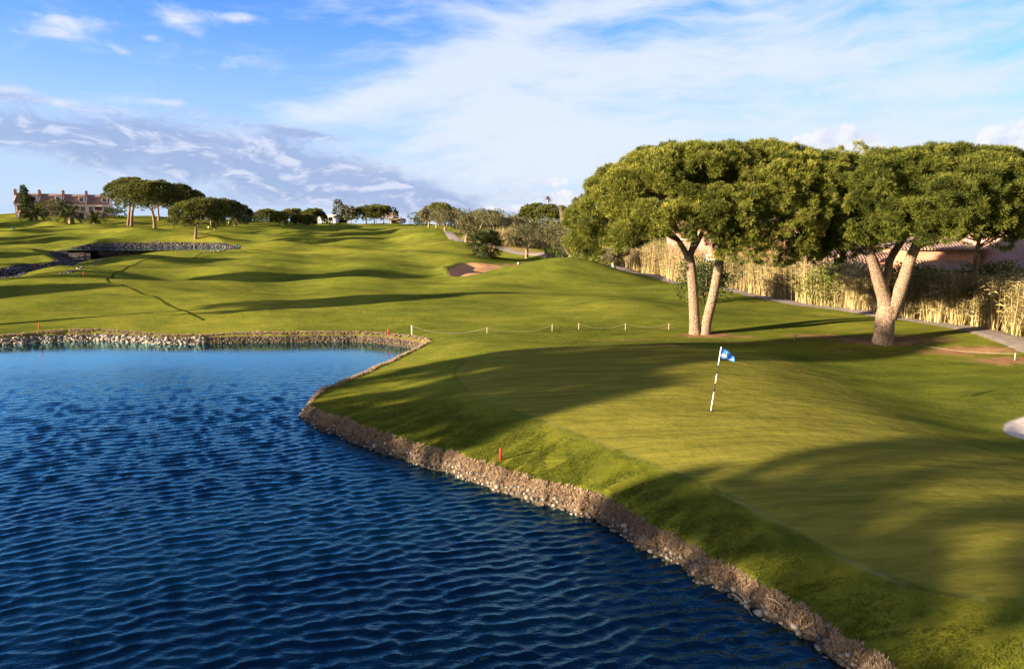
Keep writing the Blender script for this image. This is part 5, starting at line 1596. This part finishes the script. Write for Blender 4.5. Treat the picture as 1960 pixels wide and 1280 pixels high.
def rope(a, b, sag, label, onground=False):
    t = np.linspace(0, 1, 25)[:, None]; p = a * (1 - t) + b * t
    p[:, 2] -= (4 * t * (1 - t))[:, 0] * sag
    g = height(p[:, 0], p[:, 1]) + .03
    p[:, 2] = np.maximum(p[:, 2], g)
    o0 = p[12].copy(); s = MB(); s.tube(p - o0, [.0075] * 25, 6)
    o = s.build("rope", M_ROPE, None, True); o.location = o0
    tag(o, label, "rope", "sagging barrier ropes")


p1 = rope_post(788.5, 641, 18, M_WHITE, "tall white rope post nearest the pond corner", r_=.034); p2 = rope_post(932.5, 638, 11.5, M_POST, "grey rope post between two sagging ropes")
p3 = rope_post(1057, 634, 13, M_POST, "grey rope post at the right end of the first rope run"); p4 = rope_post(1108, 631, 12, M_POST, "dark rope post starting the second rope run")
p5 = rope_post(1197, 632, 13, M_ROPE, "pale rope post in the middle of the second rope run"); p6 = rope_post(1280, 631, 12, M_ROPE, "pale rope post closest to the twin trunked pine")
rope(p1, p2, .42, "rope sagging from the tall white post"); rope(p2, p3, .40, "rope sagging between two grey posts"); rope(p4, p5, .28, "rope of the second run leaving the dark post"); rope(p5, p6, .2, "rope ending at the post closest to the pine")
q1 = rope_post(1519, 651, 12, M_ROPE, "leaning pale post on bare soil between the great pines", .35); e = on_ground(1508, 651, 20); rope(q1, e + [0, 0, .03], .05, "short loose rope end trailing from the leaning pale post")
q0 = on_ground(1573, 648, 20) + [0, 0, .1]; q2 = rope_post(1742, 660, 4, M_ROPE, "very short pale post holding a rope low over bare soil"); q3 = rope_post(1942, 690, 14, M_POST, "dark rope post at the far right end of the low rope")
rope(q0, q2, .12, "low rope passing in front of the three limbed pine"); rope(q2, q3, .16, "long low rope running right over the bare soil")

# ------------------------------------------------------------------ houses
def plaster(name, col): return simple(name, col, .9, .13, 1.2, .25, 22, .1)


def tile_mat():
    m, t = material("clay_roof_tile")
    co = t.new("ShaderNodeTexCoord").outputs["Object"]
    sp = t.new("ShaderNodeSeparateXYZ"); t.l.new(co, sp.inputs[0])
    wv = t.math("ABSOLUTE", t.math("SINE", t.math("MULTIPLY", sp.outputs[0], pi / .26)))
    row = t.math("FRACT", t.math("MULTIPLY", sp.outputs[1], 2.6))
    n = t.noise(co, 5.0, 4.0, .7); n2 = t.noise(t.mapping(co, scale=(3.8, 2.6, 1)), 1.0, 1.0, .5)
    c = t.ramp(t.math("ADD", t.math("MULTIPLY", n, .6), t.math("MULTIPLY", n2, .4)), [(.3, (.13, .08, .066)), (.5, (.21, .135, .11)), (.7, (.30, .21, .17))])
    t.put(t.p.inputs["Base Color"], c)
    t.put(t.p.inputs["Normal"], t.bump(t.math("ADD", t.math("MULTIPLY", wv, .8), t.math("MULTIPLY", row, .2)), 1.0, .10))
    return m


M_TILE = tile_mat()
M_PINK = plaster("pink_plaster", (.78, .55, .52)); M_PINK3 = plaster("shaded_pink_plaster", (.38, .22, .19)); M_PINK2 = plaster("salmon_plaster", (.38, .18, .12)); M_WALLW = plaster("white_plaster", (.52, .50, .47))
M_TRIM = simple("pale_trim", (.68, .60, .55), .8, .06)
gm, gt = material("window_glass"); gt.put(gt.p.inputs["Base Color"], (.012, .03, .04)); gt.p.inputs["Roughness"].default_value = .08; gt.p.inputs["Specular IOR Level"].default_value = .6
M_GLASS = gm
M_BLIND = simple("dark_wood", (.16, .09, .06), .8, .2)


def window(parent, x, z, w, h, y, nm="window"):
    """pane set in a frame with a sill; frame proud of the wall"""
    s = MB(); s.box((x, y - .01, z), (w, .06, h)); p = s.build(nm, M_GLASS, parent)
    f = MB(); t_ = .13
    f.box((x - w / 2 - t_ / 2, y - .03, z), (t_, .14, h + 2 * t_)); f.box((x + w / 2 + t_ / 2, y - .03, z), (t_, .14, h + 2 * t_))
    f.box((x, y - .03, z + h / 2 + t_ / 2), (w, .14, t_)); f.box((x, y - .03, z - h / 2 - t_ / 2), (w, .14, t_)); f.box((x, y - .035, z), (.05, .1, h))
    f.build("frame", M_TRIM, p)
    g = MB(); g.box((x, y - .12, z - h / 2 - t_ - .04), (w + .5, .24, .08)); g.build("sill", M_TRIM, p)
    return p


def slab(m, P, th=.16):
    """a roof plane P (4 corners) given a thickness"""
    P = np.array(P, float); n = unit(np.cross(P[1] - P[0], P[3] - P[0]))
    if n[2] < 0: n = -n
    Q = P - n * th
    m.add(np.r_[P, Q], [(0, 1, 2, 3), (7, 6, 5, 4), (0, 4, 5, 1), (1, 5, 6, 2), (2, 6, 7, 3), (3, 7, 4, 0)])


def terrace_house(loc, rz, label, wall_mat, gap):
    Wd, D, E, Rg = 8.15, 10.0, 5.1, 8.0
    o = empty("terraced_house", loc, label, "house", "pink terraced houses", rz)
    m = MB(); m.box((Wd / 2, D / 2, E / 2 - .5), (Wd - .02, D, E + 1))
    m.add([(0.01, 0, E), (Wd - .01, 0, E), (Wd - .01, D, E), (0.01, D, E), (0.01, D / 2, Rg - .2), (Wd - .01, D / 2, Rg - .2)], [(0, 4, 3), (1, 2, 5)])
    m.build("wall", wall_mat, o)
    rf = MB()
    slab(rf, [(.2, -.45, E - .15), (Wd - .05, -.45, E - .15), (Wd - .05, D / 2, Rg), (.2, D / 2, Rg)])
    slab(rf, [(.2, D + .45, E - .15), (Wd - .05, D + .45, E - .15), (Wd - .05, D / 2 + .02, Rg), (.2, D / 2 + .02, Rg)])
    rf = rf.build("roof", M_TILE, o)
    c = MB(); c.box((-.12, 3.3, Rg - .25), (.85, .8, 2.2)); c.box((-.12, 3.3, Rg + .91), (1.05, .95, .12)); c.box((-.12, 3.3, Rg + 1.12), (.5, .55, .3)); c.build("chimney", M_PINK2, rf)
    # fire wall stepping above the roof at the left side
    pw = MB(); z0 = lambda y: E - .15 + (Rg - E + .15) * (y + .45) / (D / 2 + .45)
    for a, b_ in ((-.5, D / 2),):
        V = [(-.14, a, z0(a) - .9), (.14, a, z0(a) - .9), (.14, b_, z0(b_) - .9), (-.14, b_, z0(b_) - .9), (-.14, a, z0(a) + .38), (.14, a, z0(a) + .38), (.14, b_, z0(b_) + .38), (-.14, b_, z0(b_) + .38)]
        pw.add(V, [(0, 3, 2, 1), (4, 5, 6, 7), (0, 1, 5, 4), (1, 2, 6, 5), (2, 3, 7, 6), (3, 0, 4, 7)])
    pw.build("party_wall", M_TRIM, o)
    d = MB(); d.box((6.7, 1.9, E + .95), (2.0, 4.2, 2.1)); dm_ = d.build("dormer", wall_mat, o)
    s = MB(); s.box((6.7, -.22, E + .95), (1.25, .06, 1.25)); s.build("window", M_GLASS, dm_)
    f = MB()
    for dx, dz, a, b_ in ((-.72, 0, .18, 1.6), (.72, 0, .18, 1.6), (0, .72, 1.26, .18), (0, -.72, 1.26, .18)): f.box((6.7 + dx, -.25, E + .95 + dz), (a, .1, b_))
    f.build("window_frame", M_TRIM, dm_)
    r2 = MB(); slab(r2, [(5.5, -.4, E + 2.08), (7.9, -.4, E + 2.08), (7.9, 4.6, E + 2.5), (5.5, 4.6, E + 2.5)], .12); r2.build("dormer_roof", M_TILE, dm_)
    sk = MB(); sk.box((2.6, 1.55, E + 1.52), (1.1, .9, .06)); k_ = sk.build("skylight", M_GLASS, rf)
    window(o, 1.5, 3.1, 1.35, 1.5, 0)
    window(o, 6.9, 3.1, 1.5, 1.5, 0)
    b = MB(); b.box((4.2, -.02, 3.0), (2.6, .08, 1.8)); b.build("balcony_opening", M_BLIND, o)
    bl = MB(); bl.box((4.2, -.5, 1.95), (3.4, 1.0, .14)); bl.box((4.2, -.95, 2.35), (3.4, .1, .66)); bl.box((2.55, -.5, 2.35), (.1, .8, .66)); bl.box((5.85, -.5, 2.35), (.1, .8, .66)); bl.build("balcony", wall_mat, o)
    aw = MB(); slab(aw, [(2.6, -1.1, 4.0), (5.8, -1.1, 4.0), (5.8, -.03, 4.3), (2.6, -.03, 4.3)], .08); aw.build("awning", M_TRIM, o)
    window(o, 2.0, .7, 1.3, 1.9, 0, "door_window"); window(o, 6.2, .7, 1.6, 1.9, 0, "door_window")
    o.scale = (.745, 1, .92)
    return o


RZT = rad(24)
pA = at_d(-17, 0, 205); ex_ = np.array([cos(RZT), sin(RZT)])
for i, lb in enumerate(["pink terraced house at the cypress end of the row", "pink terraced house behind the middle date palm, second from the cypresses", "pink terraced house with an arched corner window, third from the cypresses", "pink terraced house running in behind the stone pine at the row's end"]):
    x, y = pA[0] + ex_[0] * 8.15 * .745 * i, 205 + ex_[1] * 8.15 * .745 * i
    terrace_house((x, y, 9.3 - .05 * i), RZT, lb, M_PINK, 0)
for i in range(1):
    x, y = pA[0] + ex_[0] * 8.15 * 4, 205 + ex_[1] * 8.15 * 4
# a lone chimney house hidden in the grove
terrace_house((at_d(329, 0, 235)[0], 235, 8.2), rad(15), "pink house in the grove with only its chimney above the pines", M_PINK, 0)


def cottage(px, d, w, dep, h, rise, rz, mat, label, group=None, wins=(), porch=None, hip=True, base=None, roofmat=None):
    b = stand(px, 0, d) if base is None else base
    o = empty("villa", b, label, "house", group, rz)
    m = MB(); m.box((0, dep / 2, h / 2 - .4), (w, dep, h + .8)); m.build("wall", mat, o)
    rf = MB(); e = .5; X, Y0, Y1 = w / 2 + e, -e, dep + e; hx = min(dep / 2, w / 2 - .3) if hip else -e
    zr = h + rise; ym = dep / 2
    slab(rf, [(-X, Y0, h), (X, Y0, h), (X - hx - e, ym, zr), (-X + hx + e, ym, zr)]); slab(rf, [(-X, Y1, h), (X, Y1, h), (X - hx - e, ym, zr), (-X + hx + e, ym, zr)])
    if hip:
        slab(rf, [(-X, Y0, h), (-X, Y1, h), (-X + hx + e, ym, zr), (-X + hx + e, ym - .01, zr)]); slab(rf, [(X, Y0, h), (X, Y1, h), (X - hx - e, ym, zr), (X - hx - e, ym - .01, zr)])
    rf.build("roof", roofmat or M_TILE, o)
    for wx, wz, ww, wh in wins: window(o, wx, wz, ww, wh, 0)
    if porch:
        x0, x1, zt, zb, out = porch
        p = MB(); slab(p, [(x0, -out, zb), (x1, -out, zb), (x1 - .8, -.02, zt), (x0 + .8, -.02, zt)], .18)
        p.build("porch_roof", M_TILE, o)
        for xx in np.linspace(x0 + .4, x1 - .4, 3):
            c = MB(); c.box((xx, -out + .35, (zb - .35) / 2), (.35, .35, zb - .2)); c.build("porch_column", mat, o)
        k_ = MB(); k_.box(((x0 + x1) / 2, -out + .35, zb - .32), (x1 - x0 - .3, .3, .28)); k_.build("porch_beam", M_TRIM, o)
    return o


RP = "pink villas behind the reeds"
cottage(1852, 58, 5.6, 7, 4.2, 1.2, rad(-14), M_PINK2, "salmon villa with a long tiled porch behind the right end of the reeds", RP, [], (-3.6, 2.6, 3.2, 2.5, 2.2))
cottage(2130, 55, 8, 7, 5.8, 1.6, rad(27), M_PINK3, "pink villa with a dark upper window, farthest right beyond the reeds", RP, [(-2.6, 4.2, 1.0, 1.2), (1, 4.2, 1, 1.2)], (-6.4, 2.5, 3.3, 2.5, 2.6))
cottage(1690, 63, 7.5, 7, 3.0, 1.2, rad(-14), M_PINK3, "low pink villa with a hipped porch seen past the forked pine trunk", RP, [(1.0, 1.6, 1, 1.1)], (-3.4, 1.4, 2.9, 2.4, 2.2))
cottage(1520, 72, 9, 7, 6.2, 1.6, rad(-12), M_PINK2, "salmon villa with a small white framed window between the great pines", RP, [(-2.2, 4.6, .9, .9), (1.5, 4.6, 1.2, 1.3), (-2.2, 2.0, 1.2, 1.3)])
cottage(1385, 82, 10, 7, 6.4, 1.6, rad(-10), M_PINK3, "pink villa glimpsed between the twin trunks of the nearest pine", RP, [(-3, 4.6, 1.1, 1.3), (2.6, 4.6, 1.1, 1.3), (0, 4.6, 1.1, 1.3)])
FH = "white houses on the skyline"
cottage(575, 262, 8, 6, 2.6, .9, rad(-8), M_WALLW, "white house with a low roof between the small crest pines", FH, [(-2, 1.6, .9, 1)], hip=False)
cottage(608, 258, 6.4, 6, 3.4, .3, rad(-8), M_WALLW, "pale flat roofed white building beside the three conifers", FH, [(-1.6, 1.9, 1.2, 1.6), (1.4, 1.9, 1.2, 1.6)], hip=False, roofmat=M_WALLW)
cottage(948, 190, 2.2, 3, 4.3, .3, rad(-8), M_WALLW, "small white house peeking over the brown thicket", FH, [(0, 3.6, .5, .6)], hip=False, roofmat=M_WALLW)
cottage(1014, 178, 2.2, 3, 4.7, .3, rad(-8), M_WALLW, "small white house beside the umbrella pines", FH, [(.2, 4.0, .5, .6)], hip=False, roofmat=M_WALLW)
for i, px in enumerate((601, 606, 611, 616)):
    conifer(G(px, 246), 1.2, 2.9, "narrow dark hedge cypress before the flat roofed white building", 230 + i, "row of hedge cypresses", 260, .5, name="cypress_tree", bare=.02, mat=M_SHRUB, shape="col")

# dark garden trees that close the view behind the villas
for i, (px, d, h, rx, zt, lb) in enumerate([(1440, 96, 9.0, 6.2, 3.4, "broad garden pine behind the villa seen through the twin trunks"), (1610, 88, 9.4, 6.2, 3.4, "garden pine behind the low villa, left of the forked trunk"), (1740, 80, 8.8, 6.0, 3.2, "garden pine closing the view behind the forked trunk"), (1880, 78, 9.6, 6.4, 3.2, "garden pine behind the salmon villa"), (1990, 76, 9.2, 6, 3, "garden pine beyond the farthest pink villa"),
                                            (1260, 112, 6.6, 5.0, 2.0, "dark garden pine behind the reeds under the nearest great crown"), (1190, 118, 6.4, 5.0, 2.0, "dark garden pine over the olive trees under the nearest great crown"), (1330, 106, 7.4, 5.4, 2.2, "dark garden pine directly behind the twin trunks")]):
    stone_pine(G(px, d), h, rx, zt, lb, "garden pines behind the reeds", 240 + i, npad=90, ntuft=16, k=8, L=.55, w=.13, rad_=.22, forks=4)

# street lamp, railing, dead stems
b = stand(1404, 0, 70)
o = empty("street_lamp", b, "slim street lamp behind the reeds right of the twin trunks", "street lamp")
zt_ = at_d(1404, 452, 70)[2] - b[2]
s = MB(); s.tube([(0, 0, -.1), (0, 0, .5), (0, 0, zt_)], [.11, .09, .06], 10); s.build("pole", M_POST, o, True)
s = MB(); s.tube([(0, 0, zt_), (.1, 0, zt_ + .12), (.5, 0, zt_ + .18)], [.05, .05, .05], 8); s.build("arm", M_POST, o, True)
s = MB(); s.tube([(.1, 0, zt_ + .2), (.4, 0, zt_ + .32), (.75, 0, zt_ + .2)], [.10, .2, .08], 10); s.build("lamp_head", M_TRIM, o, True)
b = stand(1402, 0, 68); o = empty("railing", b, "short white railing behind the reeds at the street lamp", "railing")
zr = at_d(1402, 488, 68)[2] - b[2]
for zz in (0, -.45):
    s = MB(); s.box((0, 0, zr + zz), (2.8, .07, .10)); s.build("rail", M_WHITE, o)
for xx in (-1.3, 0, 1.3):
    s = MB(); s.box((xx, .08, zr / 2), (.09, .08, zr)); s.build("post", M_WHITE, o)
r_ = np.random.default_rng(9)
for (a, c, lb) in [((1400, 1150), (1440, 1178), "pale dead reed stem dipping from the bank into the pond"), ((1470, 1160), (1505, 1185), "pale dead twig lying across the bank stones")]:
    A = on_ground(*a, 5) + [0, 0, .12]; B = at_z(*c, .02) if a[0] < 1450 else on_ground(*c, 5) + [0, 0, .1]
    m = MB(); m.tube(bez(np.zeros(3), (B - A) * .5 + [0, 0, .12], B - A, 8), np.linspace(.012, .006, 8), 5)
    o = m.build("dead_stem", M_ROPE, None, True); o.location = A; tag(o, lb, "twig", "dead stems at the waterline")
